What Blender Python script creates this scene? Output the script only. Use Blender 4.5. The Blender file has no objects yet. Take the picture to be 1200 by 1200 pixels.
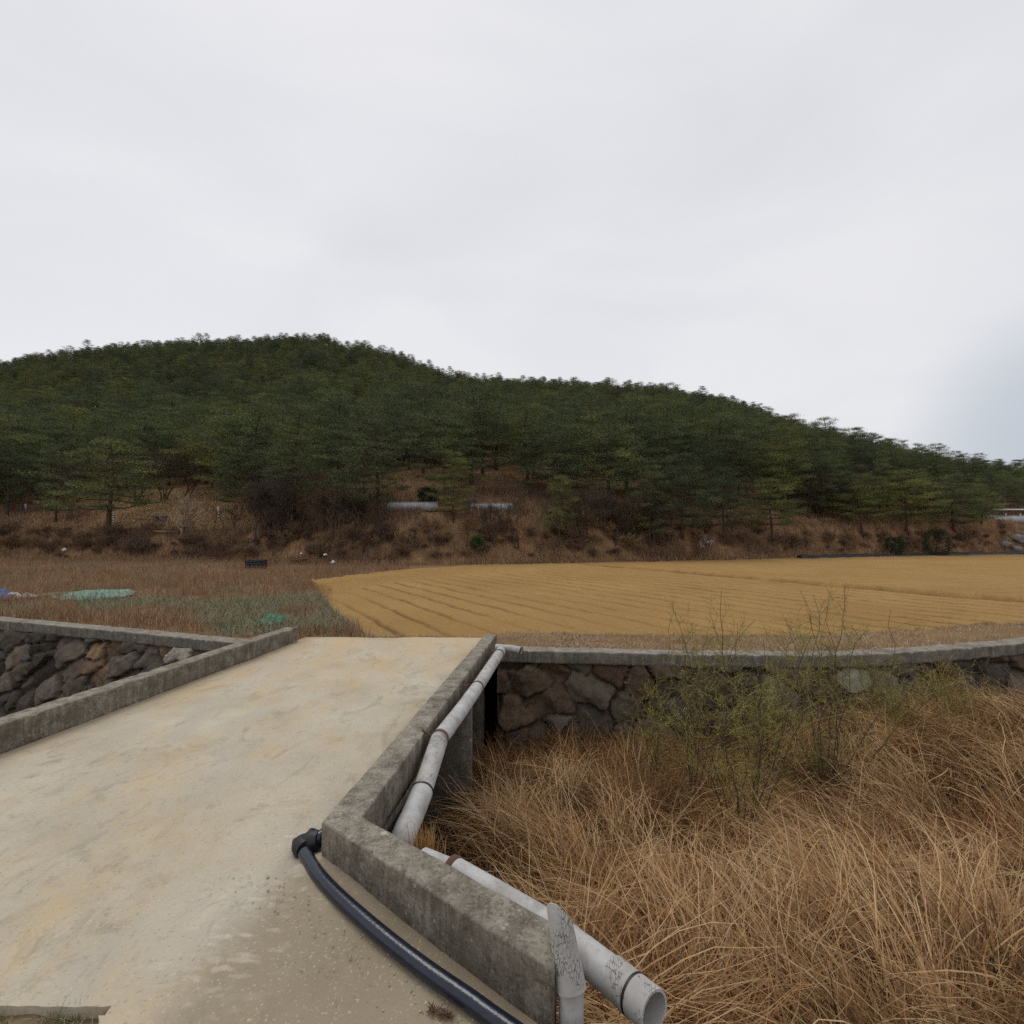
import bpy, bmesh, math, random
import numpy as np
from mathutils import Vector, Matrix

R = math.radians
random.seed(7)
rng = np.random.default_rng(7)
scene = bpy.context.scene
COL = scene.collection

# ------------------------------------------------------------------ camera, sky, sun, exposure
CAMZ = 2.2
cam_d = bpy.data.cameras.new("camera")
cam_d.sensor_width = 36.0
cam_d.angle = R(90.0)
cam_d.clip_start = 0.05
cam_d.clip_end = 5000
cam = bpy.data.objects.new("camera", cam_d)
COL.objects.link(cam)
cam.location = (0, 0, CAMZ)
cam.rotation_euler = (R(90), 0, 0)
scene.camera = cam

SUN_EL, SUN_ROT = R(58), R(-40)
world = bpy.data.worlds.new("World")
scene.world = world
world.use_nodes = True
wt = world.node_tree
wt.nodes.clear()
def wn(t, **k):
    n = wt.nodes.new(t)
    for a, b in k.items():
        setattr(n, a, b)
    return n
w_out = wn('ShaderNodeOutputWorld')
w_bg = wn('ShaderNodeBackground')
w_bg.inputs['Strength'].default_value = 0.10
sky = wn('ShaderNodeTexSky', sky_type='NISHITA', sun_disc=False)
sky.sun_elevation = SUN_EL
sky.sun_rotation = SUN_ROT
w_tc = wn('ShaderNodeTexCoord')
w_map = wn('ShaderNodeMapping')
w_map.inputs['Scale'].default_value = (1.0, 1.0, 2.6)
wt.links.new(w_tc.outputs['Generated'], w_map.inputs['Vector'])
w_n = wn('ShaderNodeTexNoise')
w_n.inputs['Scale'].default_value = 1.7
w_n.inputs['Detail'].default_value = 5
w_n.inputs['Roughness'].default_value = 0.45
w_n.inputs['Distortion'].default_value = 0.5
wt.links.new(w_map.outputs['Vector'], w_n.inputs['Vector'])
w_r = wn('ShaderNodeValToRGB')
w_r.color_ramp.elements[0].position = 0.30
w_r.color_ramp.elements[0].color = (7.3, 7.42, 7.85, 1)
w_r.color_ramp.elements[1].position = 0.62
w_r.color_ramp.elements[1].color = (8.4, 8.38, 8.6, 1)
wt.links.new(w_n.outputs['Fac'], w_r.inputs['Fac'])
# thinner cloud low in the east (to the right): a blue-grey break in the overcast
w_dot = wn('ShaderNodeVectorMath', operation='DOT_PRODUCT')
w_dot.inputs[1].default_value = (0.735, 0.665, 0.10)
wt.links.new(w_tc.outputs['Generated'], w_dot.inputs[0])
w_mr = wn('ShaderNodeMapRange')
w_mr.interpolation_type = 'SMOOTHSTEP'
w_mr.inputs['From Min'].default_value = 0.974
w_mr.inputs['From Max'].default_value = 1.005
wt.links.new(w_dot.outputs['Value'], w_mr.inputs['Value'])
w_mul = wn('ShaderNodeMath', operation='MULTIPLY')
w_mul.inputs[1].default_value = 0.95
wt.links.new(w_mr.outputs['Result'], w_mul.inputs[0])
w_mx2 = wn('ShaderNodeMix', data_type='RGBA')
w_mx2.inputs['B'].default_value = (4.6, 5.2, 5.9, 1)
wt.links.new(w_mul.outputs[0], w_mx2.inputs['Factor'])
wt.links.new(w_r.outputs['Color'], w_mx2.inputs['A'])
w_mx = wn('ShaderNodeMix', data_type='RGBA')
w_mx.inputs['Factor'].default_value = 0.94
wt.links.new(sky.outputs['Color'], w_mx.inputs['A'])
wt.links.new(w_mx2.outputs['Result'], w_mx.inputs['B'])
wt.links.new(w_mx.outputs['Result'], w_bg.inputs['Color'])
wt.links.new(w_bg.outputs[0], w_out.inputs[0])

sun_d = bpy.data.lights.new("sun", 'SUN')
sun_d.energy = 0.9
sun_d.angle = R(25)
sun_d.color = (1.0, 0.96, 0.9)
sun = bpy.data.objects.new("sun", sun_d)
COL.objects.link(sun)
sdir = Vector((math.sin(SUN_ROT) * math.cos(SUN_EL), math.cos(SUN_ROT) * math.cos(SUN_EL), math.sin(SUN_EL)))
sun.rotation_euler = sdir.to_track_quat('Z', 'Y').to_euler()

scene.view_settings.view_transform = 'Standard'
scene.view_settings.look = 'None'
scene.view_settings.exposure = 0.0
scene.view_settings.gamma = 1.0
scene.cycles.use_denoising = False

# ------------------------------------------------------------------ helpers
def at(px, py, Y):
    """photo pixel (1200 grid) at depth Y -> world point"""
    return Vector(((px - 600) / 600 * Y, Y, CAMZ - (py - 600) / 600 * Y))

def tag(o, label=None, cat=None, group=None, kind=None):
    if label: o['label'] = label
    if cat: o['category'] = cat
    if group: o['group'] = group
    if kind: o['kind'] = kind
    return o

def empty(name, loc, label, cat, group=None, rz=0.0):
    o = bpy.data.objects.new(name, None)
    o.empty_display_size = 0.2
    COL.objects.link(o)
    o.location = loc
    o.rotation_euler = (0, 0, rz)
    return tag(o, label, cat, group)

def link(name, me, mat=None, parent=None):
    o = bpy.data.objects.new(name, me)
    COL.objects.link(o)
    if mat is not None:
        me.materials.append(mat)
    if parent is not None:
        o.parent = parent
        o.location = (0, 0, 0)
    return o

def mesh_np(name, V, F, mat=None, parent=None, tint=None, smooth=False, loc=None):
    """V (n,3); F list of (m,k) arrays or one array; tint (n,3) point colour"""
    V = np.asarray(V, dtype=np.float64)
    if loc is not None:
        V = V - np.asarray(loc)
    Fs = F if isinstance(F, list) else [F]
    me = bpy.data.meshes.new(name)
    loops = np.concatenate([np.asarray(f).ravel() for f in Fs]).astype(np.int32)
    tot = np.concatenate([np.full(len(f), np.asarray(f).shape[1]) for f in Fs]).astype(np.int32)
    start = np.concatenate([[0], np.cumsum(tot)[:-1]]).astype(np.int32)
    me.vertices.add(len(V))
    me.vertices.foreach_set('co', V.astype(np.float32).ravel())
    me.loops.add(len(loops))
    me.loops.foreach_set('vertex_index', loops)
    me.polygons.add(len(tot))
    me.polygons.foreach_set('loop_start', start)
    me.polygons.foreach_set('loop_total', tot)
    if smooth:
        me.polygons.foreach_set('use_smooth', np.ones(len(tot), dtype=bool))
    if tint is not None:
        at_ = me.color_attributes.new('tint', 'FLOAT_COLOR', 'POINT')
        c = np.ones((len(V), 4), dtype=np.float32)
        c[:, :3] = tint
        at_.data.foreach_set('color', c.ravel())
    me.update()
    me.validate()
    o = link(name, me, mat, parent)
    if loc is not None:
        o.location = loc
    return o

def grid_faces(nr, nc):
    i = np.arange(nr * nc).reshape(nr, nc)
    return np.stack([i[:-1, :-1].ravel(), i[:-1, 1:].ravel(), i[1:, 1:].ravel(), i[1:, :-1].ravel()], 1)

class Acc:
    """collects vertices / faces / tints into one mesh"""
    def __init__(s):
        s.V, s.Q, s.T, s.C, s.n = [], [], [], [], 0
    def add(s, V, Q=None, T=None, tint=None):
        V = np.asarray(V, float)
        s.V.append(V)
        if Q is not None and len(Q): s.Q.append(np.asarray(Q) + s.n)
        if T is not None and len(T): s.T.append(np.asarray(T) + s.n)
        s.C.append(np.broadcast_to(np.asarray(tint if tint is not None else (1, 1, 1), float), (len(V), 3)))
        s.n += len(V)
    def build(s, name, mat, parent=None, smooth=False, loc=None):
        F = []
        if s.Q: F.append(np.concatenate(s.Q))
        if s.T: F.append(np.concatenate(s.T))
        return mesh_np(name, np.concatenate(s.V), F, mat, parent, np.concatenate(s.C), smooth, loc)

def tube(acc, P, r, k=6, tint=None, cap=True):
    P = np.asarray(P, float)
    n = len(P)
    r = np.broadcast_to(np.asarray(r, float), (n,))
    T = np.gradient(P, axis=0)
    T /= np.linalg.norm(T, axis=1, keepdims=True) + 1e-9
    up = np.array([0, 0, 1.0]) if abs(T[0][2]) < 0.9 else np.array([1.0, 0, 0])
    A = np.cross(T, up); A /= np.linalg.norm(A, axis=1, keepdims=True) + 1e-9
    B = np.cross(T, A)
    a = np.arange(k) / k * 2 * math.pi
    V = P[:, None, :] + r[:, None, None] * (np.cos(a)[None, :, None] * A[:, None, :] + np.sin(a)[None, :, None] * B[:, None, :])
    V = V.reshape(-1, 3)
    i = np.arange(n * k).reshape(n, k)
    j = np.roll(i, -1, axis=1)
    Q = np.stack([i[:-1].ravel(), j[:-1].ravel(), j[1:].ravel(), i[1:].ravel()], 1)
    Tt = None
    if cap and k >= 4:
        c0 = len(V); V = np.concatenate([V, P[:1], P[-1:]])
        Tt = np.concatenate([np.stack([j[0], i[0], np.full(k, c0)], 1), np.stack([i[-1], j[-1], np.full(k, c0 + 1)], 1)])
    acc.add(V, Q, Tt, tint)

def hollow_tube(acc, P, r, wall=0.008, k=20, open_end=True):
    """pipe with a wall thickness, open at both ends"""
    P = np.asarray(P, float)
    r = np.broadcast_to(np.asarray(r, float), (len(P),))
    a1, a2 = Acc(), Acc()
    tube(a1, P, r, k, cap=False); tube(a2, P, r - wall, k, cap=False)
    V1, V2 = a1.V[0], a2.V[0]
    Q1, Q2 = a1.Q[0], a2.Q[0][:, ::-1]
    n = len(V1)
    i = np.arange(k); j = (i + 1) % k
    e0 = np.stack([j, i, i + n, j + n], 1)
    o = n - k
    e1 = np.stack([i + o, j + o, j + o + n, i + o + n], 1)
    acc.add(np.concatenate([V1, V2]), np.concatenate([Q1, Q2 + n, e0, e1]))

def vnoise(X, Y, seed=0):
    """smooth value noise on arrays, about -1..1"""
    X = np.asarray(X, float); Y = np.asarray(Y, float)
    xi = np.floor(X).astype(np.int64); yi = np.floor(Y).astype(np.int64)
    xf = X - xi; yf = Y - yi
    def h(a, b):
        n = (a * 374761393 + b * 668265263 + seed * 974711) & 0x7fffffff
        n = ((n ^ (n >> 13)) * 1274126177) & 0x7fffffff
        n = n ^ (n >> 16)
        return (n % 100003) / 50001.5 - 1
    u = xf * xf * (3 - 2 * xf); v = yf * yf * (3 - 2 * yf)
    return (h(xi, yi) * (1 - u) + h(xi + 1, yi) * u) * (1 - v) + (h(xi, yi + 1) * (1 - u) + h(xi + 1, yi + 1) * u) * v

def fbm(X, Y, seed=0, oct=4):
    s = 0; a = 1; t = 0
    for k in range(oct):
        s = s + a * vnoise(X * 2 ** k + 17.3 * k, Y * 2 ** k - 9.1 * k, seed + k)
        t += a; a *= 0.5
    return s / t

def sstep(a, b, x):
    t = np.clip((x - a) / (b - a), 0, 1)
    return t * t * (3 - 2 * t)

# ------------------------------------------------------------------ materials
class Mat:
    def __init__(s, name, rough=0.9, spec=0.25):
        s.m = bpy.data.materials.new(name)
        s.m.use_nodes = True
        s.t = s.m.node_tree
        s.b = s.t.nodes['Principled BSDF']
        s.b.inputs['Roughness'].default_value = rough
        s.b.inputs['Specular IOR Level'].default_value = spec
        s.geo = None
    def n(s, t, **k):
        x = s.t.nodes.new(t)
        for a, b in k.items(): setattr(x, a, b)
        return x
    def l(s, a, b): s.t.links.new(a, b)
    def pos(s, scale=(1, 1, 1), rot=(0, 0, 0), obj=False):
        mp = s.n('ShaderNodeMapping')
        mp.inputs['Scale'].default_value = scale
        mp.inputs['Rotation'].default_value = rot
        if obj:
            tc = s.n('ShaderNodeTexCoord'); s.l(tc.outputs['Object'], mp.inputs['Vector'])
        else:
            g = s.n('ShaderNodeNewGeometry'); s.l(g.outputs['Position'], mp.inputs['Vector'])
        return mp.outputs['Vector']
    def noise(s, scale, detail=4, rough=0.55, vec=None, dist=0.0):
        x = s.n('ShaderNodeTexNoise')
        x.inputs['Scale'].default_value = scale
        x.inputs['Detail'].default_value = detail
        x.inputs['Roughness'].default_value = rough
        x.inputs['Distortion'].default_value = dist
        s.l(vec if vec is not None else s.pos(), x.inputs['Vector'])
        return x.outputs['Fac']
    def ramp(s, fac, stops):
        x = s.n('ShaderNodeValToRGB')
        e = x.color_ramp.elements
        while len(e) < len(stops): e.new(0.5)
        for el, (p, c) in zip(e, stops):
            el.position = p
            el.color = (*c, 1) if isinstance(c, tuple) else (c, c, c, 1)
        s.l(fac, x.inputs['Fac'])
        return x.outputs['Color']
    def mix(s, fac, a, b, mode='MIX'):
        x = s.n('ShaderNodeMix', data_type='RGBA', blend_type=mode)
        for sock, v in (('Factor', fac), ('A', a), ('B', b)):
            if hasattr(v, 'is_linked'): s.l(v, x.inputs[sock])
            elif sock == 'Factor': x.inputs[sock].default_value = v
            else: x.inputs[sock].default_value = (*v, 1)
        return x.outputs['Result']
    def math(s, op, a, b):
        x = s.n('ShaderNodeMath', operation=op)
        for i, v in enumerate((a, b)):
            if hasattr(v, 'is_linked'): s.l(v, x.inputs[i])
            else: x.inputs[i].default_value = v
        return x.outputs[0]
    def color(s, c):
        if hasattr(c, 'is_linked'): s.l(c, s.b.inputs['Base Color'])
        else: s.b.inputs['Base Color'].default_value = (*c, 1)
    def tint(s):
        x = s.n('ShaderNodeAttribute'); x.attribute_name = 'tint'
        return x.outputs['Color']
    def bump(s, fac, strength=0.4, dist=0.02):
        x = s.n('ShaderNodeBump')
        x.inputs['Strength'].default_value = strength
        x.inputs['Distance'].default_value = dist
        s.l(fac, x.inputs['Height'])
        prev = s.b.inputs['Normal']
        if prev.is_linked: s.l(prev.links[0].from_socket, x.inputs['Normal'])
        s.l(x.outputs['Normal'], prev)

def mat_plain_tint(name, rough=0.9, spec=0.2, var=0.0, trans=0.0):
    M = Mat(name, rough, spec)
    c = M.tint()
    if var:
        oi = M.n('ShaderNodeObjectInfo')
        k = M.ramp(oi.outputs['Random'], [(0, (1 - 1.2 * var, 1 - 1.05 * var, 1 - 0.8 * var)), (0.45, (0.95, 1.0, 1.0)), (0.8, (1.1, 1.12, 0.95)), (1, (1 + 1.1 * var, 1 + 0.8 * var, 1 - 0.4 * var))])
        c = M.mix(1.0, c, k, 'MULTIPLY')
    M.color(c)
    if trans:
        tr = M.n('ShaderNodeBsdfTranslucent'); ms = M.n('ShaderNodeMixShader')
        ms.inputs[0].default_value = trans
        M.l(c, tr.inputs['Color'])
        o = M.t.nodes['Material Output']
        M.l(M.b.outputs[0], ms.inputs[1]); M.l(tr.outputs[0], ms.inputs[2]); M.l(ms.outputs[0], o.inputs[0])
    return M.m

def mat_road():
    M = Mat('road_concrete', 0.92, 0.2)
    p = M.pos()
    base = M.ramp(M.noise(1.1, 6, 0.6), [(0.3, (0.40, 0.335, 0.232)), (0.5, (0.48, 0.42, 0.315)), (0.72, (0.54, 0.485, 0.38))])
    # ochre dirt carried along the wheel tracks
    along = M.pos((1.15, 0.5, 1), (0, 0, R(6)))
    o = M.noise(1.5, 6, 0.68, along, 1.2)
    base = M.mix(M.ramp(o, [(0.49, 0.0), (0.68, 0.5)]), base, (0.54, 0.385, 0.195))
    # pale gravel-worn film
    g = M.noise(0.9, 6, 0.65, M.pos((1.2, 0.5, 1), (0, 0, R(15))), 1.0)
    base = M.mix(M.ramp(g, [(0.46, 0.0), (0.64, 0.55)]), base, (0.41, 0.38, 0.32))
    base = M.mix(M.ramp(M.noise(2.2, 7, 0.75, M.pos((1.4, 0.7, 1), (0, 0, R(10))), 1.5), [(0.34, 0.62), (0.48, 0.0)]), base, (0.28, 0.24, 0.175))
    # damp and sandy dirt along the foot of the kerb near the pipe
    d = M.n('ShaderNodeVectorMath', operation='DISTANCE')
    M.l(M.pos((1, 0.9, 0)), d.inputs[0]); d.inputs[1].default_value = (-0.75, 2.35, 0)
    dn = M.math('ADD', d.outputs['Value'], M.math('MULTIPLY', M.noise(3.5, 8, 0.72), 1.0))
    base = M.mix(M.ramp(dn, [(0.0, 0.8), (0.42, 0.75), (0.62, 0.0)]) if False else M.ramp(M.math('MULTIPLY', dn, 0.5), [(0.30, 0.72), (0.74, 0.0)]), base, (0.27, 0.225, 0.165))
    # soil carried on from the field, and grit gathered along both kerbs
    sx = M.n('ShaderNodeSeparateXYZ'); M.l(M.pos(), sx.inputs[0])
    X_, Y_ = sx.outputs['X'], sx.outputs['Y']
    fe = M.math('ADD', M.math('MULTIPLY', M.math('SUBTRACT', Y_, 5.5), 0.13), M.math('MULTIPLY', M.math('SUBTRACT', M.noise(1.6, 6, 0.65, M.pos((1.2, 0.5, 1))), 0.5), 2.2))
    base = M.mix(M.ramp(fe, [(0.25, 0.0), (0.95, 0.6)]), base, (0.52, 0.375, 0.20))
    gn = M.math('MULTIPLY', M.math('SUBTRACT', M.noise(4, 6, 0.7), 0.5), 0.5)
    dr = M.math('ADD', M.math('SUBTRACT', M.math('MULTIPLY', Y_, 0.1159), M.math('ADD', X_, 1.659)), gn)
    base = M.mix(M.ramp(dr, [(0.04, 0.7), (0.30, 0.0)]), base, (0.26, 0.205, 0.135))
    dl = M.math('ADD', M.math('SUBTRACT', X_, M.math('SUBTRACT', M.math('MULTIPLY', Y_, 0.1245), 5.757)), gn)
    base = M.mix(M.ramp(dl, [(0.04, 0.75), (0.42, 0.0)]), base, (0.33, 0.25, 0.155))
    sp = M.noise(38, 3, 0.7)
    base = M.mix(M.ramp(sp, [(0.33, 0.45), (0.42, 0.0)]), base, (0.22, 0.18, 0.13))
    base = M.mix(M.ramp(M.noise(60, 2, 0.5), [(0.62, 0.0), (0.7, 0.4)]), base, (0.62, 0.56, 0.45))
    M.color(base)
    M.bump(M.noise(26, 6, 0.7), 0.35, 0.012)
    M.bump(M.noise(5.0, 4, 0.6), 0.3, 0.03)
    # dried mud left by a tyre tread: short pale bars in two slanting rows
    d2 = M.n('ShaderNodeVectorMath', operation='DISTANCE')
    M.l(M.pos((1.25, 0.40, 0)), d2.inputs[0]); d2.inputs[1].default_value = (-1.95, 1.30, 0)
    near = M.ramp(d2.outputs['Value'], [(0.2, 1.0), (0.65, 0.0)])
    v = M.n('ShaderNodeTexVoronoi'); v.inputs['Scale'].default_value = 11; v.inputs['Randomness'].default_value = 0.75
    wob = M.n('ShaderNodeVectorMath', operation='ADD')
    wn_ = M.n('ShaderNodeTexNoise'); wn_.inputs['Scale'].default_value = 9; wn_.inputs['Detail'].default_value = 4; M.l(M.pos(), wn_.inputs['Vector'])
    ws = M.n('ShaderNodeVectorMath', operation='SCALE'); ws.inputs['Scale'].default_value = 0.10; M.l(wn_.outputs['Color'], ws.inputs[0])
    M.l(M.pos((0.5, 1.5, 1), (0, 0, R(-32))), wob.inputs[0]); M.l(ws.outputs[0], wob.inputs[1]); M.l(wob.outputs[0], v.inputs['Vector'])
    bars = M.math('MULTIPLY', M.ramp(v.outputs['Distance'], [(0.22, 1.0), (0.42, 0.0)]), near)
    bars = M.math('MULTIPLY', bars, M.ramp(M.noise(6, 5, 0.65), [(0.40, 0.15), (0.58, 1.0)]))
    M.color(M.mix(M.math('MULTIPLY', bars, 0.62), base, (0.58, 0.51, 0.41)))
    M.bump(bars, 0.45, 0.015)
    return M.m

def mat_concrete(name, lo=(0.10, 0.086, 0.066), mid=(0.24, 0.21, 0.165), hi=(0.37, 0.335, 0.27), streak_shade=True):
    M = Mat(name, 0.95, 0.15)
    base = M.ramp(M.noise(7, 8, 0.7), [(0.32, lo), (0.5, mid), (0.68, hi)])
    base = M.mix(M.ramp(M.noise(42, 4, 0.7), [(0.36, 0.7), (0.47, 0.0)]), base, (0.075, 0.065, 0.052))
    base = M.mix(M.ramp(M.noise(55, 3, 0.6), [(0.57, 0.0), (0.66, 0.5)]), base, (0.43, 0.405, 0.35))
    if streak_shade:
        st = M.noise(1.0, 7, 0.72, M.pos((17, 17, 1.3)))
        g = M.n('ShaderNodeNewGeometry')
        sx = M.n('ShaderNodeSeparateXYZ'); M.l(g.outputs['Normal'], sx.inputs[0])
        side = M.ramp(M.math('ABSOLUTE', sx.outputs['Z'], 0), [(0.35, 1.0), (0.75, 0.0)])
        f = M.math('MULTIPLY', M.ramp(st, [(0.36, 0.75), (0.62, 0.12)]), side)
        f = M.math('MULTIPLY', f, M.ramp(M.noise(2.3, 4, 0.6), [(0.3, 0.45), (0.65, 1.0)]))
        base = M.mix(f, base, (0.052, 0.045, 0.036))  # upright faces darker: vertical streak stains plus shade put into the colour
    base = M.mix(M.ramp(M.noise(2.6, 6, 0.7), [(0.5, 0.0), (0.68, 0.6)]), base, (0.095, 0.08, 0.062))
    # a few lichen blooms
    v = M.n('ShaderNodeTexVoronoi'); v.inputs['Scale'].default_value = 3.1
    M.l(M.pos(), v.inputs['Vector'])
    base = M.mix(M.ramp(v.outputs['Distance'], [(0.06, 0.75), (0.10, 0.0)]), base, (0.46, 0.45, 0.38))
    v2 = M.n('ShaderNodeTexVoronoi'); v2.inputs['Scale'].default_value = 10
    M.l(M.pos(), v2.inputs['Vector'])
    base = M.mix(M.ramp(v2.outputs['Distance'], [(0.08, 0.55), (0.13, 0.0)]), base, (0.42, 0.40, 0.34))
    M.color(base)
    M.bump(M.noise(45, 6, 0.7), 0.6, 0.012)
    M.bump(M.noise(11, 5, 0.65), 0.5, 0.02)
    return M.m

def mat_stone():
    M = Mat('rubble_stone', 0.9, 0.2)
    c = M.mix(1.0, M.tint(), M.ramp(M.noise(5, 7, 0.7), [(0.3, (0.55, 0.53, 0.5)), (0.7, (1.35, 1.3, 1.22))]), 'MULTIPLY')
    c = M.mix(M.ramp(M.noise(2.1, 5, 0.6), [(0.58, 0.0), (0.70, 0.5)]), c, (0.20, 0.115, 0.055))
    c = M.mix(M.ramp(M.noise(19, 4, 0.7), [(0.6, 0.0), (0.72, 0.4)]), c, (0.3, 0.29, 0.26))
    M.color(c)
    M.bump(M.noise(16, 8, 0.75), 0.8, 0.03)
    return M.m

def mat_soil(name, stops, scale=1.5, bump=0.5, extra=None):
    M = Mat(name, 1.0, 0.05)
    c = M.ramp(M.noise(scale, 8, 0.68), stops)
    if extra:
        c = M.mix(M.ramp(M.noise(extra[0], 4, 0.65), [(extra[1], 0.0), (extra[1] + 0.1, 1.0)]), c, extra[2])
    M.color(c)
    M.bump(M.noise(scale * 9, 6, 0.7), bump, 0.05)
    return M.m

def mat_field():
    M = Mat('ploughed_earth', 1.0, 0.05)
    c = M.ramp(M.noise(0.25, 6, 0.6), [(0.3, (0.33, 0.20, 0.075)), (0.7, (0.40, 0.25, 0.098))])
    c = M.mix(M.ramp(M.noise(9, 5, 0.75), [(0.32, 0.5), (0.47, 0.0)]), c, (0.22, 0.125, 0.05))
    c = M.mix(M.ramp(M.noise(14, 4, 0.7), [(0.58, 0.0), (0.72, 0.45)]), c, (0.50, 0.335, 0.15))
    a = M.n('ShaderNodeAttribute'); a.attribute_name = 'tint'
    c = M.mix(1.0, c, a.outputs['Color'], 'MULTIPLY')
    M.color(c)
    M.bump(M.noise(16, 6, 0.75), 0.8, 0.06)
    return M.m

def mat_white_pipe():
    M = Mat('weathered_white_plastic', 0.55, 0.4)
    base = M.ramp(M.noise(6, 6, 0.6), [(0.3, (0.29, 0.28, 0.265)), (0.5, (0.44, 0.435, 0.42)), (0.75, (0.53, 0.53, 0.53))])
    base = M.mix(M.ramp(M.noise(30, 5, 0.7), [(0.54, 0.0), (0.68, 0.6)]), base, (0.27, 0.24, 0.20))
    base = M.mix(M.ramp(M.noise(3.2, 5, 0.65), [(0.52, 0.0), (0.66, 0.45)]), base, (0.25, 0.22, 0.18))
    M.color(base)
    M.bump(M.noise(20, 4, 0.6), 0.15, 0.004)
    return M.m

def mat_cracked_paint():
    M = Mat('crazed_white_paint', 0.7, 0.3)
    v = M.n('ShaderNodeTexVoronoi', feature='DISTANCE_TO_EDGE'); v.inputs['Scale'].default_value = 58
    mp = M.pos((1.7, 0.42, 0.55), (0, 0, R(12)))
    nz = M.noise(14, 4, 0.6)
    add = M.n('ShaderNodeVectorMath', operation='ADD'); M.l(mp, add.inputs[0])
    sc = M.n('ShaderNodeVectorMath', operation='SCALE'); sc.inputs['Scale'].default_value = 0.06
    cmb = M.n('ShaderNodeCombineXYZ'); M.l(nz, cmb.inputs[0]); M.l(nz, cmb.inputs[1])
    M.l(cmb.outputs[0], sc.inputs[0]); M.l(sc.outputs[0], add.inputs[1]); M.l(add.outputs[0], v.inputs['Vector'])
    base = M.ramp(M.noise(6, 6, 0.6), [(0.3, (0.33, 0.315, 0.29)), (0.7, (0.50, 0.485, 0.46))])
    patch = M.ramp(M.noise(7, 4, 0.6), [(0.50, 0.0), (0.58, 0.9)])
    cr = M.math('MULTIPLY', M.ramp(v.outputs['Distance'], [(0.03, 0.9), (0.10, 0.0)]), patch)
    M.color(M.mix(cr, base, (0.045, 0.04, 0.035)))
    return M.m

def mat_simple(name, col, rough=0.7, spec=0.3, nscale=8, amt=0.35, metal=0.0):
    M = Mat(name, rough, spec)
    lo = tuple(c * (1 - amt) for c in col); hi = tuple(min(1, c * (1 + amt)) for c in col)
    M.color(M.ramp(M.noise(nscale, 6, 0.65), [(0.3, lo), (0.7, hi)]))
    M.b.inputs['Metallic'].default_value = metal
    M.bump(M.noise(nscale * 4, 4, 0.6), 0.2, 0.01)
    return M.m

MT = dict(
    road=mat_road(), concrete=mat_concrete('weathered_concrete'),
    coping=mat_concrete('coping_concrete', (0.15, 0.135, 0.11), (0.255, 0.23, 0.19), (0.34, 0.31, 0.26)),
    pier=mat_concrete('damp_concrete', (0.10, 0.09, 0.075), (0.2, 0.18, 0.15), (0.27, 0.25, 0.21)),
    stone=mat_stone(), field=mat_field(),
    pipe=mat_white_pipe(), crazed=mat_cracked_paint(),
    soil=mat_soil('channel_soil', [(0.3, (0.05, 0.033, 0.02)), (0.7, (0.125, 0.078, 0.044))]),
    hill=mat_soil('hill_soil', [(0.3, (0.09, 0.057, 0.036)), (0.5, (0.20, 0.118, 0.064)), (0.7, (0.33, 0.20, 0.105))], 0.6, 0.8),
    meadow=mat_soil('meadow_soil', [(0.3, (0.15, 0.092, 0.05)), (0.7, (0.28, 0.18, 0.095))], 0.8, 0.8),
    verge=mat_soil('verge_soil', [(0.3, (0.16, 0.115, 0.07)), (0.7, (0.30, 0.23, 0.145))], 1.8, 0.6),
    blade=mat_plain_tint('dry_blade', 0.8, 0.25, 0.0, 0.2),
    needle=mat_plain_tint('pine_needles', 0.75, 0.25, 0.42, 0.12),
    twig=mat_plain_tint('bare_twigs', 0.9, 0.15, 0.2),
    bark=mat_simple('pine_bark', (0.085, 0.058, 0.042), 0.95, 0.1, 5),
    leaf=mat_plain_tint('young_leaf', 0.6, 0.3, 0.0, 0.3),
    rust=mat_simple('rusty_iron', (0.12, 0.06, 0.04), 0.85, 0.3, 20, 0.5),
    black=mat_simple('black_polyethylene', (0.008, 0.013, 0.027), 0.16, 0.5, 12, 0.3),
    blackrib=mat_simple('black_fitting', (0.016, 0.017, 0.019), 0.45, 0.4, 30, 0.3),
)

# ------------------------------------------------------------------ terrain functions
def uinterp(u, pts):
    p = np.array(pts, float)
    return np.interp(u, p[:, 0], p[:, 1])

BANK_R = [(-0.28, 9.98), (0.0, 9.96), (3.22, 9.66), (4.8, 9.61), (6.4, 9.61), (8.3, 9.96), (10.48, 10.48), (16, 12.6), (24, 16.5)]
BANK_L = [(-22, 16.0), (-16.5, 14.0), (-12.7, 12.71), (-9.05, 11.6), (-5.96, 10.62), (-4.62, 10.25)]
CAPZ = CAMZ - 2.69

def bank_u(u):
    return uinterp(u, [(-1.9, 18.5), (-1.375, 16), (-1.18, 14), (-1.0, 12.71), (-0.78, 11.6), (-0.56, 10.62), (-0.45, 10.5), (-0.40, 10.5), (-0.03, 10.2), (0, 9.96),
                       (0.333, 9.66), (0.5, 9.61), (0.667, 9.61), (0.833, 9.96), (1.0, 10.48), (1.27, 12.6), (1.4545, 16.5), (1.9, 25)])

def zplain(Y):          # flat farmland beyond the stream, falling very slightly away
    return CAMZ - 2.71 - 0.035 * (Y - 10.2)

def Yfoot(u):           # where the hill begins
    return uinterp(u, [(-1.9, 38), (-1, 39), (-0.6, 38), (-0.45, 34), (-0.385, 23.6), (-0.25, 28.6), (-0.067, 33.9), (0.167, 36.5), (0.417, 39.3), (0.667, 44), (0.833, 47), (1.0, 49), (1.9, 55)])
def Yfoot_s(u):         # smoother: the embankment itself
    return uinterp(u, [(-1.9, 38), (-1, 39.5), (-0.6, 38.5), (-0.45, 36), (-0.3, 33.5), (-0.067, 35), (0.167, 37), (0.417, 39.8), (0.667, 44.5), (0.833, 47.5), (1.0, 49.5), (1.9, 55)])

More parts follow.
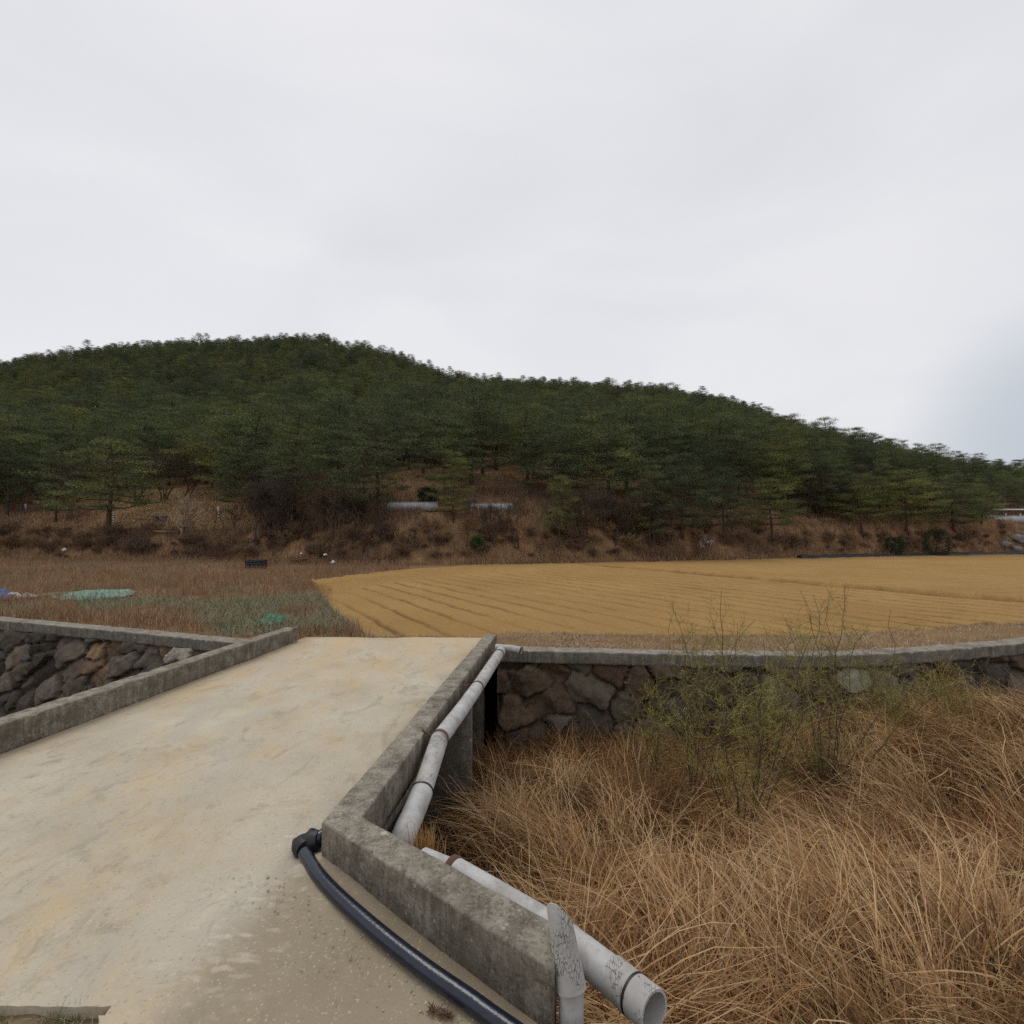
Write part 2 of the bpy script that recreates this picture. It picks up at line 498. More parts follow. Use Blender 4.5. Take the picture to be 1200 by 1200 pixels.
def Ycrest(u):
    return uinterp(u, [(-1.9, 230), (-1, 240), (-0.4, 245), (0, 225), (0.4, 195), (0.8, 155), (1.0, 135), (1.9, 120)])
SKY = [(-900, 480), (-500, 450), (-300, 436), (0, 424), (40, 417), (100, 408), (170, 401), (230, 397), (300, 395), (350, 394), (385, 393), (402, 403), (412, 405), (425, 402), (470, 415), (520, 437),
       (570, 443), (640, 448), (700, 449), (780, 454), (850, 464), (920, 487), (990, 507), (1050, 521), (1100, 531), (1140, 542), (1165, 550), (1200, 561), (1300, 580), (1500, 595), (1800, 600)]
def elev_crest(u):
    p = np.array(SKY, float)
    return (600 - np.interp(600 + 600 * u, p[:, 0], p[:, 1])) / 600

def terrace_h(u):       # height of the first bank above its foot
    return uinterp(u, [(-1.9, 2.3), (-0.5, 2.3), (-0.3, 2.6), (-0.2, 3.6), (0.0, 3.6), (0.2, 3.0), (0.6, 2.6), (1.0, 3.6), (1.9, 4)])

def zfar(u, Y):
    u = np.asarray(u, float); Y = np.asarray(Y, float)
    yf = Yfoot_s(u); zf = zplain(yf) - CAMZ           # relative to the eye
    th = terrace_h(u)
    y1 = yf + 4.0; z1 = zf + th
    y2 = yf + 15.0
    z2 = z1 + uinterp(u, [(-1, 3.2), (-0.45, 3.4), (0, 3.6), (0.6, 4.2), (1, 3.0), (1.9, 2)])
    yc = Ycrest(u); ec = elev_crest(u)
    drop = uinterp(u, [(-1.9, 4.5), (-0.4, 4.8), (0, 4.4), (0.17, 4.2), (0.4, 5.0), (0.6, 5.6), (0.8, 5.0), (1.0, 4.0), (1.9, 4)])                                         # crowns stand above the ground line
    ec = ec - drop / yc
    e2 = z2 / y2
    t = np.clip((Y - y2) / (yc - y2), 0, 1)
    zh = Y * (e2 + (ec - e2) * (1 - (1 - t) ** 1.45))
    beyond = np.clip(Y - yc, 0, None)
    zh = zh - 0.30 * beyond - 0.0022 * beyond ** 2 - beyond * np.clip(ec, 0, None)
    a = sstep(0, 1, (Y - yf) / 4.0)
    b = np.clip((Y - y1) / 11.0, 0, 1)
    z = np.where(Y < yf, zplain(Y) - CAMZ, np.where(Y < y1, zf + a * th, np.where(Y < y2, z1 + b * (z2 - z1), zh)))
    X = u * Y
    amp = sstep(4, 60, Y - yf)
    z = z + amp * (1.7 * fbm(X / 26, Y / 30, 3, 3)) * (1 - 0.65 * sstep(0.75, 1.0, t)) + 0.22 * sstep(0.5, 5, Y - yf) * fbm(X / 2.3, Y / 2.3, 8, 3)
    z = z + 0.03 * fbm(X / 1.5, Y / 1.5, 9, 2)
    return np.maximum(z + CAMZ, -4.0)

def zmound(X, Y):       # ground in the stream channel and on the near bank
    X = np.asarray(X, float); Y = np.asarray(Y, float)
    t = sstep(1.2, 8.2, Y)
    zr = -1.35 * (1 - t) - 2.5 * t
    zr = zr + 0.22 * fbm(X / 1.7, Y / 1.4, 21, 3) * sstep(1.0, 3.0, Y) + 0.8 * sstep(2.5, 8, X) * sstep(3, 8, Y)
    zr = zr * sstep(0.9, 2.35, Y) - 0.12 * (1 - sstep(0.9, 2.35, Y))
    zl = np.full_like(X, -2.72) + 0.12 * fbm(X / 1.3, Y / 1.3, 22, 3)
    k = sstep(-1.3, -0.1, X)
    z = zr * k + zl * (1 - k)
    # the near bank at the far left, and the fill under the road
    lb = (1 - sstep(3.9, 4.8, Y + 0.18 * (X + 5))) * (1 - sstep(-5.7, -5.4, X))
    z = z * (1 - lb) - 0.15 * lb
    fill = (1 - sstep(1.9, 2.15, Y + 0.8 * np.clip(X + 1.0, 0, 3))) * (1 - sstep(0.15, 0.4, X)) * sstep(-5.7, -5.4, X)
    return z * (1 - fill) - 0.2 * fill

# ------------------------------------------------------------------ ground sheets
def build_ground():
    n = 60
    xs = np.concatenate([-np.geomspace(1800, 20, n // 2), np.linspace(-18, 18, 13), np.geomspace(20, 1800, n // 2)])
    ys = np.concatenate([[-1800, -600, -200, -80, -40], np.geomspace(200, 2500, 14)])
    X, Y = np.meshgrid(xs, ys)
    Z = np.where(Y < 0, -0.2 - 0.004 * np.abs(Y), -4.2) - 0.0 * X
    Z = np.where(Y <= -40, np.minimum(Z, -0.3), Z)
    o = mesh_np('ground', np.stack([X, Y, np.full_like(X, -4.3)], -1).reshape(-1, 3), grid_faces(*X.shape), MT['meadow'])
    tag(o, kind='structure')
    # near bank + stream bed
    xs = np.concatenate([np.linspace(-60, -15, 12), np.arange(-14, 14.01, 0.14), np.linspace(15, 60, 14)])
    ys = np.concatenate([np.linspace(-60, -1, 14), np.arange(-0.5, 11.0, 0.12), np.linspace(11.2, 20, 14)])
    X, Y = np.meshgrid(xs, ys)
    Z = zmound(X, Y)
    o = mesh_np('stream_bed', np.stack([X, Y, Z], -1).reshape(-1, 3), grid_faces(*X.shape), MT['soil'], smooth=True)
    tag(o, kind='structure')
    # plain beyond the stream
    us = np.linspace(-1.9, 1.9, 420)
    k = np.linspace(0, 1, 120)
    U, K = np.meshgrid(us, k)
    y0 = bank_u(U) + 0.25; y1 = Yfoot_s(U) + 0.1
    Y = y0 + (y1 - y0) * K ** 1.3
    sink = 0.3 * sstep(0.15, 0.6, np.minimum(Y - Ynear_field(np.maximum(U, -0.392)), (Yfoot(U) - Y) * 0.6)) * sstep(-0.39, -0.37, U)
    o = mesh_np('meadow', np.stack([U * Y, Y, zfar(U, Y) - sink], -1).reshape(-1, 3), grid_faces(*U.shape), MT['meadow'], smooth=True)
    tag(o, kind='structure')
    # the hill
    us = np.linspace(-1.9, 1.9, 460)
    k = np.linspace(0, 1, 260)
    U, K = np.meshgrid(us, k)
    y0 = Yfoot_s(U) + 0.1
    Y = y0 + (430 - y0) * (0.25 * K + 0.75 * K ** 2.2)
    o = mesh_np('hill', np.stack([U * Y, Y, zfar(U, Y)], -1).reshape(-1, 3), grid_faces(*U.shape), MT['hill'], smooth=True)
    tag(o, kind='structure')

def Ynear_field(u):
    return uinterp(u, [(-0.392, 22.6), (-0.35, 14.6), (-0.29, 11.5), (-0.26, 11.0), (-0.05, 10.98), (0.0, 11.5), (0.3, 11.3), (0.6, 11.2), (0.8, 11.9), (1.0, 12.8), (1.27, 15.5), (1.6, 24)])

def build_field():
    us = np.concatenate([np.linspace(-0.392, -0.2, 70), np.linspace(-0.197, 1.6, 430)])
    k = np.linspace(0, 1, 330)
    U, K = np.meshgrid(us, k)
    y0 = Ynear_field(U); y1 = Yfoot(U) + 0.2
    wob = 0.45 * fbm(U * 30, U * 0, 5, 4)
    Y = y0 + wob * (1 - K) + (y1 - y0) * K ** 1.35
    X = U * Y
    z = zplain(Y) + 0.02 - 0.08 * sstep(0.35, 0.0, Y - y0)
    # tractor rows: run obliquely, turning along the headland at the far side
    w = 0.84 * X + 0.54 * Y + 0.25 * fbm(X / 9, Y / 9, 31, 2)
    dfar = y1 - Y
    head = 1 - sstep(1.5, 7.5, dfar - 0.1 * (X))
    w = w * (1 - head) + (17 + 1.0 * (Y - 0.16 * X) - 0.02 * X * X * 0.2) * head
    ditch = (X - 8.1) * 13.0 + (Y - 30) * 8.4
    ditch = ditch / math.hypot(13, 8.4) + 0.15 * fbm(X / 3, Y / 3, 33, 2)
    back = ditch > 0
    wb = 0.97 * Y - 0.24 * X + 0.3 * fbm(X / 9, Y / 9, 35, 2)
    ph = np.where(back, wb / 1.05, w / 0.92)
    f = ph - np.floor(ph)
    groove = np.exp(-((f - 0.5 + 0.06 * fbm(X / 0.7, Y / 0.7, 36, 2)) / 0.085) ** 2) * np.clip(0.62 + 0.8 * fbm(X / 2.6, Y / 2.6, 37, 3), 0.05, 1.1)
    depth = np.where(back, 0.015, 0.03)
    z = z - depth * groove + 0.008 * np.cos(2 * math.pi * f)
    z = z + 0.028 * fbm(X / 0.3, Y / 0.3, 39, 3) + 0.03 * fbm(X / 1.5, Y / 1.5, 40, 2)
    dd = np.exp(-(ditch / 0.22) ** 2) * sstep(36.5, 33, Y) * (X > 3)
    br = np.clip(0.75 + 0.9 * fbm(X / 0.9, Y / 0.9, 44, 2), 0.1, 1)
    z = z - 0.34 * dd * br + 0.10 * np.exp(-((ditch - 0.5) / 0.28) ** 2) * sstep(36.5, 33, Y)
    # tint goes darker along the furrow bottoms and the ditch line
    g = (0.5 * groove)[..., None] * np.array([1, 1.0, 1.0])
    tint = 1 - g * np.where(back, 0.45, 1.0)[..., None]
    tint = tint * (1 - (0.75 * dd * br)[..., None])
    z = z - 0.12 * sstep(0.2, 0.0, Y - y0 - wob * (1 - K)) * (U > -0.02) - 0.05 * sstep(0.02, 0.0, K)
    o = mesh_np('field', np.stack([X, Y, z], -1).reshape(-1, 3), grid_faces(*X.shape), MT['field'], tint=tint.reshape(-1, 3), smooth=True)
    tag(o, kind='structure')

# ------------------------------------------------------------------ the road over the bridge
def deckz(Y): return -0.045 * Y
def par_in_left(Y): return -5.12 + 0.1245 * (Y - 5.12)
def par_in_right(Y): return -1.265 + 0.1159 * (Y - 3.40)

def road_bounds(Y):
    L = np.where(Y > 3.0, par_in_left(Y) - 0.03, -5.42 - 0.6 * (3.0 - Y))
    wing = np.interp(Y, [2.24, 3.40], [0.187, -1.265]) + 0.03
    Rr = np.where(Y > 3.40, par_in_right(Y) + 0.03, np.where(Y > 2.24, wing, 0.22))
    return L, Rr

def build_road():
    ys = np.concatenate([np.linspace(-40, -2, 20), np.linspace(-1.8, 1.9, 30), np.arange(1.92, 11.0, 0.035)])
    k = np.linspace(0, 1, 150)
    K, Y = np.meshgrid(k, ys)
    L, Rr = road_bounds(Y)
    X = L + (Rr - L) * K
    z = deckz(np.clip(Y, -40, 11)) * (Y > 0) + 0.002
    z = z + 0.012 * fbm(X / 0.9, Y / 0.9, 50, 3) + 0.004 * fbm(X / 0.12, Y / 0.12, 51, 2)
    tr_ = (X + 1.265) * 0.781 - (Y - 3.40) * 0.624
    tt = np.clip(tr_, 0, 1.9)
    dw = np.abs((X + 1.265) * 0.624 + (Y - 3.40) * 0.781)
    z = z + 0.075 * np.exp(-(dw / 0.16) ** 2) * np.exp(-(tt / 0.9) ** 2) * np.exp(-(np.clip(-tr_, 0, 9) / 0.12) ** 2)
    # a few broken bits at the field end
    Y = Y + np.where(Y > 10.8, 0.12 * fbm(X / 0.5, X * 0, 52, 3), 0)
    for r in np.where(ys < 2.41)[0]:
        if ys[r] < -2: continue
        c = int(np.argmin(np.abs(X[r] + 1.86))); X[r, c] = -1.86 + 0.006 * math.sin(ys[r] * 23) + 0.004 * math.sin(ys[r] * 71)
    r = int(np.argmin(np.abs(ys - 2.385)))
    m = X[r] < -1.8
    Y[r, m] = 2.385 + 0.004 * np.sin(X[r, m] * 13) + 0.003 * np.sin(X[r, m] * 47)
    F = grid_faces(*X.shape)
    # the notch of soil at the near left corner (slab missing)
    c = np.stack([X.reshape(-1)[F].mean(1), Y.reshape(-1)[F].mean(1)], 1)
    keep = ~((c[:, 0] < -1.862) & (c[:, 1] < 2.384) & (c[:, 1] > -2))
    # broken edge of the slab round the notch
    nk = F[~keep]; cnt = {}
    for f in nk:
        for a, b in zip(f, np.roll(f, -1)): cnt.setdefault((min(a, b), max(a, b)), []).append((a, b))
    P3 = np.stack([X, Y, z], -1).reshape(-1, 3)
    sk = [v[0] for k_, v in cnt.items() if len(v) == 1]
    SV = np.array([[P3[a], P3[b], P3[b] - (0, 0, 0.11), P3[a] - (0, 0, 0.11)] for a, b in sk]).reshape(-1, 3)
    SF = np.arange(len(SV)).reshape(-1, 4)
    o = mesh_np('road', np.concatenate([P3, SV]), np.concatenate([F[keep], SF + len(P3)]), MT['road'], smooth=False)
    tag(o, kind='structure')
    # soil in the notch
    xs = np.linspace(-6.5, -1.4, 140); ys = np.linspace(-2.2, 2.8, 120)
    X, Y = np.meshgrid(xs, ys)
    z = deckz(Y) * (Y > 0) - 0.05 + 0.025 * fbm(X / 0.2, Y / 0.2, 55, 3)
    o = mesh_np('verge', np.stack([X, Y, z], -1).reshape(-1, 3), grid_faces(*X.shape), MT['verge'], smooth=True)
    tag(o, kind='structure')

def loft_rect(acc, Lp, Rp, ztop, zbot, ch=0.018, step=0.06, jit=0.004, seed=1, batter=0.0):
    """a beam between two plan polylines; ztop/zbot are functions of Y"""
    rowsL, rowsR = [], []
    Lp = np.array(Lp, float); Rp = np.array(Rp, float)
    for i in range(len(Lp) - 1):
        n = max(2, int(np.linalg.norm(Lp[i + 1] - Lp[i]) / step))
        t = np.arange(n)[:, None] / n
        rowsL.append(Lp[i] + (Lp[i + 1] - Lp[i]) * t); rowsR.append(Rp[i] + (Rp[i + 1] - Rp[i]) * t)
    rowsL.append(Lp[-1:]); rowsR.append(Rp[-1:])
    Lr = np.concatenate(rowsL); Rr = np.concatenate(rowsR)
    n = len(Lr)
    Wd = Rr - Lr; wl = np.linalg.norm(Wd, axis=1, keepdims=True); Wd = Wd / wl
    prof = []   # (side offset from L along Wd, z blend)
    zt = ztop(0.5 * (Lr[:, 1] + Rr[:, 1])); zb = zbot(0.5 * (Lr[:, 1] + Rr[:, 1]))
    H = zt - zb
    def pt(off, z): return np.concatenate([Lr + Wd * off, z[:, None]], 1)
    nv = 6
    ring = []
    for j in range(nv): ring.append(pt(0 * wl - batter * (1 - j / nv), zb + (H - ch) * j / nv))
    ring.append(pt(0 * wl, zt - ch)); ring.append(pt(0 * wl + 0.35 * ch, zt - 0.3 * ch)); ring.append(pt(0 * wl + ch, zt))
    for f in (0.3, 0.5, 0.7): ring.append(pt(f * wl, zt))
    ring.append(pt(wl - ch, zt)); ring.append(pt(wl - 0.35 * ch, zt - 0.3 * ch)); ring.append(pt(wl, zt - ch))
    for j in range(nv): ring.append(pt(wl, zb + (H - ch) * (1 - (j + 1) / nv)))
    Vv = np.stack(ring, 1)      # n x m x 3
    m = Vv.shape[1]
    S = np.arange(n)[:, None] * step
    M_ = np.arange(m)[None, :] * 0.05
    for ax in range(3):
        Vv[..., ax] += jit * fbm(S / 0.11 + 31 * ax, M_ / 0.11 + seed, seed + ax, 3) + 1.2 * jit * fbm(S / 0.6 + 7 * ax, M_ * 0 + seed, seed + 5 + ax, 2)
    # chips along the arrises
    chip = np.clip(fbm(S / 0.09, M_ / 0.4, seed + 20, 2) - 0.42, 0, 1) * 0.07
    edge = np.zeros(m); edge[nv:nv + 3] = 1; edge[nv + 6:nv + 9] = 1
    Vv[..., 2] -= chip * edge[None, :]
    i = np.arange(n * m).reshape(n, m)
    j = np.roll(i, -1, axis=1)
    Q = np.stack([i[:-1].ravel(), i[1:].ravel(), j[1:].ravel(), j[:-1].ravel()], 1)
    V = Vv.reshape(-1, 3)
    c0 = V.shape[0]
    V = np.concatenate([V, Vv[0].mean(0, keepdims=True), Vv[-1].mean(0, keepdims=True)])
    T = np.concatenate([np.stack([i[0], j[0], np.full(m, c0)], 1), np.stack([j[-1], i[-1], np.full(m, c0 + 1)], 1)])
    acc.add(V, Q, T)

def build_bridge():
    root = empty('concrete_bridge', (-2.6, 7.0, -0.3), 'short flat concrete bridge with low weathered kerb parapets over the dry stream', 'bridge')
    lo = np.array(root.location)
    a = Acc()
    loft_rect(a, [(-0.52, 9.83), (-1.265, 3.40), (0.187, 2.24)], [(-0.295, 9.83), (-1.01, 3.455), (0.222, 2.50)],
              lambda Y: 0.30 + deckz(Y), lambda Y: deckz(Y) + np.where(Y > 3.3, 0.0, -0.06), seed=3)
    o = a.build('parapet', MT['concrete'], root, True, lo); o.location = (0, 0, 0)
    o['label'] = 'right parapet turning outward into a splayed kerb'
    a = Acc()
    yy = [(par_in_left(3.0) - 0.25, 3.0), (par_in_left(10.6) - 0.25, 10.6)]
    loft_rect(a, yy, [(x + 0.25, y) for x, y in yy], lambda Y: 0.30 + deckz(Y), lambda Y: deckz(Y) - 0.02, seed=9)
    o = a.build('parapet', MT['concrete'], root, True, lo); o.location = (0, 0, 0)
    o['label'] = 'straight left parapet'
    # slab, recessed under the parapets
    a = Acc()
    loft_rect(a, [(par_in_left(10.45) - 0.12, 10.45), (par_in_left(3.5) - 0.12, 3.5)], [(par_in_right(10.45) + 0.08, 10.45), (par_in_right(3.5) + 0.09, 3.5)],
              lambda Y: deckz(Y) - 0.03, lambda Y: deckz(Y) - 0.32, seed=12, step=0.3)
    o = a.build('deck_slab', MT['pier'], root, False, lo); o.location = (0, 0, 0)
    # culvert walls under the slab
    for (yc, th, xr) in ((7.62, 0.24, -0.60), (3.72, 0.3, -1.0), (10.25, 0.4, -0.55)):
        a = Acc()
        loft_rect(a, [(-5.2, yc - th / 2), (xr, yc - th / 2)], [(-5.2, yc + th / 2), (xr, yc + th / 2)],
                  lambda Y: deckz(Y) - 0.325, lambda Y: 0 * Y - 3.0, seed=15, step=0.15)
        o = a.build('culvert_wall', MT['pier'], root, False, lo); o.location = (0, 0, 0)
    # retaining wall that carries the splayed kerb
    a = Acc()
    loft_rect(a, [(-1.235, 3.385), (0.182, 2.252)], [(-1.02, 3.45), (0.212, 2.492)], lambda Y: deckz(Y) - 0.04, lambda Y: 0 * Y - 2.0, seed=18)
    o = a.build('wing_wall', MT['concrete'], root, False, lo); o.location = (0, 0, 0)

# ------------------------------------------------------------------ rubble walls along the stream
def resample(P, d):
    P = np.array(P, float)
    s = np.concatenate([[0], np.cumsum(np.linalg.norm(np.diff(P, axis=0), axis=1))])
    q = np.arange(0, s[-1], d)
    # rounded: average two linear passes
    X = np.interp(q, s, P[:, 0]); Y = np.interp(q, s, P[:, 1])
    k = int(1.2 / d); ker = np.ones(k) / k
    Xp = np.convolve(np.pad(X, k, 'edge'), ker, 'same')[k:-k]; Yp = np.convolve(np.pad(Y, k, 'edge'), ker, 'same')[k:-k]
    e = np.minimum(np.arange(len(q)), np.arange(len(q))[::-1]) / k
    e = np.clip(e, 0, 1)
    return np.stack([X * (1 - e) + Xp * e, Y * (1 - e) + Yp * e], 1), q

def build_stone_wall(path, label, rot, aniso, size, seed, palette, pale_at, joint=(0.055, 0.045, 0.035), bulge=1.0):
    rg = np.random.default_rng(seed)
    d = 0.035
    P, s = resample(path, d)
    T = np.gradient(P, axis=0); T /= np.linalg.norm(T, axis=1, keepdims=True)
    N = np.stack([T[:, 1], -T[:, 0]], 1)      # towards the stream (-Y side)
    mid = P[len(P) // 2]
    root = empty('stone_retaining_wall', (mid[0], mid[1], -2.7), label, 'wall')
    lo = np.array(root.location)
    top = CAPZ - 0.22; H = 2.55
    hs = np.arange(0, H, d)
    S, Hh = np.meshgrid(s, hs)
    # irregular stones: warped, rotated voronoi
    wx = S + 0.20 * fbm(S / 0.45, Hh / 0.45, seed, 4); wy = Hh + 0.20 * fbm(S / 0.45 + 50, Hh / 0.45, seed + 1, 4)
    ca, sa = math.cos(rot), math.sin(rot)
    A = (wx * ca + wy * sa) / aniso; B = -wx * sa + wy * ca
    amin, amax, bmin, bmax = A.min(), A.max(), B.min(), B.max()
    ga, gb = np.meshgrid(np.arange(amin - 1, amax + 1, size), np.arange(bmin - 1, bmax + 1, size))
    pa = (ga + rg.uniform(-.42, .42, ga.shape) * size).ravel(); pb = (gb + rg.uniform(-.42, .42, gb.shape) * size).ravel()
    # keep only seeds near used points
    ns = len(pa)
    F1 = np.full(A.shape, 9.0); F2 = np.full(A.shape, 9.0); ID = np.zeros(A.shape, int)
    fa, fb = A.ravel(), B.ravel()
    for c0 in range(0, len(fa), 4000):
        D = np.hypot(fa[c0:c0 + 4000, None] - pa[None], fb[c0:c0 + 4000, None] - pb[None])
        i1 = D.argmin(1); r = np.arange(len(i1)); d1 = D[r, i1].copy(); D[r, i1] = 9; d2 = D.min(1)
        F1.ravel()[c0:c0 + 4000] = d1; F2.ravel()[c0:c0 + 4000] = d2; ID.ravel()[c0:c0 + 4000] = i1
    gap = F2 - F1
    edge = sstep(0.006, 0.04, gap + 0.03 * fbm(S / 0.12, Hh / 0.12, seed + 8, 2))
    lift = rg.uniform(0.0, 0.17, ns)[ID] * bulge
    fac = np.full(A.shape, 9.0)
    for q in range(4):
        an = rg.uniform(0, 6.28, ns)[ID]; sl = rg.uniform(0.05, 0.75, ns)[ID]; c_ = rg.uniform(0.02, 0.14, ns)[ID]
        fac = np.minimum(fac, c_ + sl * ((A - pa[ID]) * np.cos(an) + (B - pb[ID]) * np.sin(an)))
    ta = (fac - 0.03) * (0.35 + 0.65 * bulge); tb = 0
    facet = 0.02 * np.abs(vnoise(A * 3.2 + ID * 3.7, B * 5.5, seed + 4)) + 0.025 * np.abs(fbm(A * 9 + ID * 1.7, B * 11, seed + 5, 3))
    out = edge * (0.05 + lift + ta + tb + facet) + 0.015 * fbm(S / 0.07, Hh / 0.07, seed + 6, 3)
    out = np.clip(out, -0.02, 0.3)
    batter = 0.22 * (Hh)
    off = -0.06 + batter + out - 0.10
    X = P[:, 0][None] + N[:, 0][None] * off; Y = P[:, 1][None] + N[:, 1][None] * off
    Z = top - Hh + 0.02 + 0 * S
    pal = np.array(palette)
    colr = pal[rg.integers(0, len(pal), ns)] * rg.uniform(0.7, 1.25, (ns, 1))
    for (sx, hz, c) in pale_at:
        k = np.argmin(np.abs(S - sx) + np.abs(Hh - hz)); colr[ID.ravel()[k]] = c
    tint = colr[ID] * edge[..., None] + np.array(joint) * (1 - edge[..., None])
    V = np.stack([X, Y, Z], -1).reshape(-1, 3)
    o = mesh_np('masonry', V, grid_faces(*S.shape)[:, ::-1], MT['stone'], root, tint.reshape(-1, 3), False, lo)
    o.location = (0, 0, 0)
    # concrete coping
    a = Acc()
    Ls = P[::3] + N[::3] * 0.0; Rs = P[::3] - N[::3] * 0.34
    loft_rect(a, Ls, Rs, lambda Y: 0 * Y + CAPZ, lambda Y: 0 * Y + CAPZ - 0.235, seed=seed, step=0.2, jit=0.007)
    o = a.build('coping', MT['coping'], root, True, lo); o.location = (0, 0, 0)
    return root

# ------------------------------------------------------------------ pipes
def smooth_path(P, n=12):
    P = np.array(P, float)
    out = []
    Q = np.concatenate([[2 * P[0] - P[1]], P, [2 * P[-1] - P[-2]]])
    for i in range(1, len(Q) - 2):
        for t in np.arange(n) / n:
            a, b, c, d = Q[i - 1], Q[i], Q[i + 1], Q[i + 2]
            out.append(0.5 * ((2 * b) + (-a + c) * t + (2 * a - 5 * b + 4 * c - d) * t * t + (-a + 3 * b - 3 * c + d) * t ** 3))
    out.append(Q[-2])
    return np.array(out)

def add_local(root, acc, name, mat, label=None):
    lo = np.array(root.location)
    o = acc.build(name, mat, root, True, lo)
    o.location = (0, 0, 0)
    md = o.modifiers.new('split', 'EDGE_SPLIT'); md.split_angle = R(40)
    if label: o['label'] = label
    return o

def ring_band(acc, c, dirv, r, w, k=24, t=0.006):
    d = np.array(dirv, float); d /= np.linalg.norm(d); c = np.array(c, float)
    hollow_tube(acc, [c - d * w / 2, c, c + d * w / 2], r + t, t, k)

def build_pipes():
    # --- the long white pipe slung along the bridge
    pr = 0.083
    p0 = np.array(at(587, 763, 8.9)); p1 = np.array(at(559, 806, 6.74)); p2 = np.array(at(513, 868, 4.8)); p3 = np.array(at(495, 927, 4.32)); p4 = np.array(at(471, 986, 3.80)); p5 = np.array(at(450, 1062, 3.62))
    p2 = np.array(at(515, 866, 4.95))
    root = empty('drain_pipe', tuple(p2), 'long jointed white drain pipe clamped along the outer side of the bridge', 'pipe', 'white drain pipes')
    dirf = (p0 - p1) / np.linalg.norm(p0 - p1)
    a = Acc(); hollow_tube(a, [p0, (p0 + p1) / 2, p1], pr, k=28); add_local(root, a, 'pipe_section', MT['crazed'])
    a = Acc(); hollow_tube(a, [p1, (p1 + p2) / 2 + np.array([0, 0, -0.01]), p2], pr, k=28); add_local(root, a, 'pipe_section', MT['pipe'])
    a = Acc(); hollow_tube(a, [p2, (p2 * .5 + p3 * .5), p3], pr * 1.03, k=28); add_local(root, a, 'pipe_section', MT['crazed'], 'section with black cracked paint')
    a = Acc(); hollow_tube(a, smooth_path([p3 + (p3 - p2) * 0.02, (p3 + p4) / 2, p4, p5], 6), pr * 1.1, k=28); add_local(root, a, 'pipe_section', MT['pipe'])
    # rusty clamps with a hook to the parapet
    for c, dv in ((p1, p1 - p2), (p2, p1 - p2), (p0 * 0.88 + p1 * 0.12, p0 - p1)):
        a = Acc(); ring_band(a, c, dv, pr, 0.05); cl = add_local(root, a, 'clamp', MT['rust'])
        a = Acc(); xo = -0.17
        tube(a, [c + np.array([-pr, 0, 0.03]), c + np.array([-pr - 0.05, 0, 0.06]), c + np.array([xo, 0.01, 0.09])], 0.010, 8)
        tube(a, [c + np.array([-pr - 0.03, -0.03, 0.04]), c + np.array([xo, -0.04, 0.03])], 0.008, 8)
        hk = add_local(root, a, 'hook', MT['rust']); hk.parent = cl
    a = Acc(); ring_band(a, p3, p3 - p2, pr * 1.1, 0.018, t=0.003); add_local(root, a, 'joint_gasket', MT['blackrib'])
    # outlet at the far end
    q0 = np.array(at(581, 759, 9.05)); q1 = np.array(at(600, 760, 8.98)); q2 = np.array(at(611, 762.5, 8.92))
    o_root = empty('outlet_pipe', tuple(q1), 'short white pipe lying across the far end of the parapet, mouth open', 'pipe', 'white drain pipes')
    a = Acc(); hollow_tube(a, [q0, q1, q2], 0.062, k=24); add_local(o_root, a, 'pipe_body', MT['pipe'])
    a = Acc(); ring_band(a, q2 * 0.97 + q1 * 0.03, q2 - q1, 0.062, 0.02, t=0.004); add_local(o_root, a, 'rim', MT['blackrib'])

    # --- lower pipe behind the splayed kerb
    d0 = np.array(at(490, 1004, 3.40)); d1 = np.array(at(531, 1021, 3.24)); d2 = np.array(at(650, 1093, 2.78)); d3 = np.array(at(730, 1154, 2.45)); d4 = np.array(at(767, 1186, 2.30))
    root = empty('drain_pipe', tuple(d2), 'fat white drain pipe behind the splayed kerb, open end pointing down at the grass', 'pipe', 'white drain pipes')
    a = Acc(); hollow_tube(a, [d0 + (d1 - d0) * 0.15, d0 * .5 + d1 * .5, d1 - (d1 - d0) * 0.12], 0.066, k=28); add_local(root, a, 'pipe_section', MT['pipe'])
    a = Acc(); hollow_tube(a, smooth_path([d1, d1 * .5 + d2 * .5 + np.array([0, 0, 0.004]), d2, d3], 8), 0.083, k=32); add_local(root, a, 'pipe_section', MT['pipe'])
    a = Acc(); hollow_tube(a, [d3 - (d4 - d3) * 0.35, d3, d3 * .5 + d4 * .5, d4], 0.088, wall=0.012, k=32); add_local(root, a, 'end_socket', MT['crazed'])
    a = Acc(); ring_band(a, d3 * .62 + d4 * .38, d4 - d3, 0.088, 0.012, t=0.003); add_local(root, a, 'joint_gasket', MT['blackrib'])
    a = Acc(); ring_band(a, d1, d2 - d1, 0.080, 0.045, t=0.008); add_local(root, a, 'collar', MT['rust'])

    # --- upright pipe at the kerb end with a split sleeve
    e0 = np.array(at(662, 1092, 2.335)); e1 = np.array(at(670, 1160, 2.28)); e2 = np.array(at(669, 1215, 2.27)); e3 = e2 + np.array([-0.005, 0, -1.45])
    root = empty('upright_pipe', (e3[0], e3[1], e3[2]), 'upright white pipe with a split pointed sleeve at the end of the concrete kerb', 'pipe', 'white drain pipes')
    a = Acc(); hollow_tube(a, [e1 + np.array([0, 0, 0.05]), e2, e3], 0.055, k=26); add_local(root, a, 'pipe_body', MT['pipe'])
    # sleeve: cut on the slant to a point, flaring slightly to the bottom
    k = 36
    axis = e1 - np.array(at(652, 1052, 2.36)); L = np.linalg.norm(axis); axis /= L
    base = np.array(at(652, 1052, 2.36)) + 0
    side = np.cross(axis, [0, 1, 0]); side /= np.linalg.norm(side); fr = np.cross(side, axis)
    rows = 14; V = []
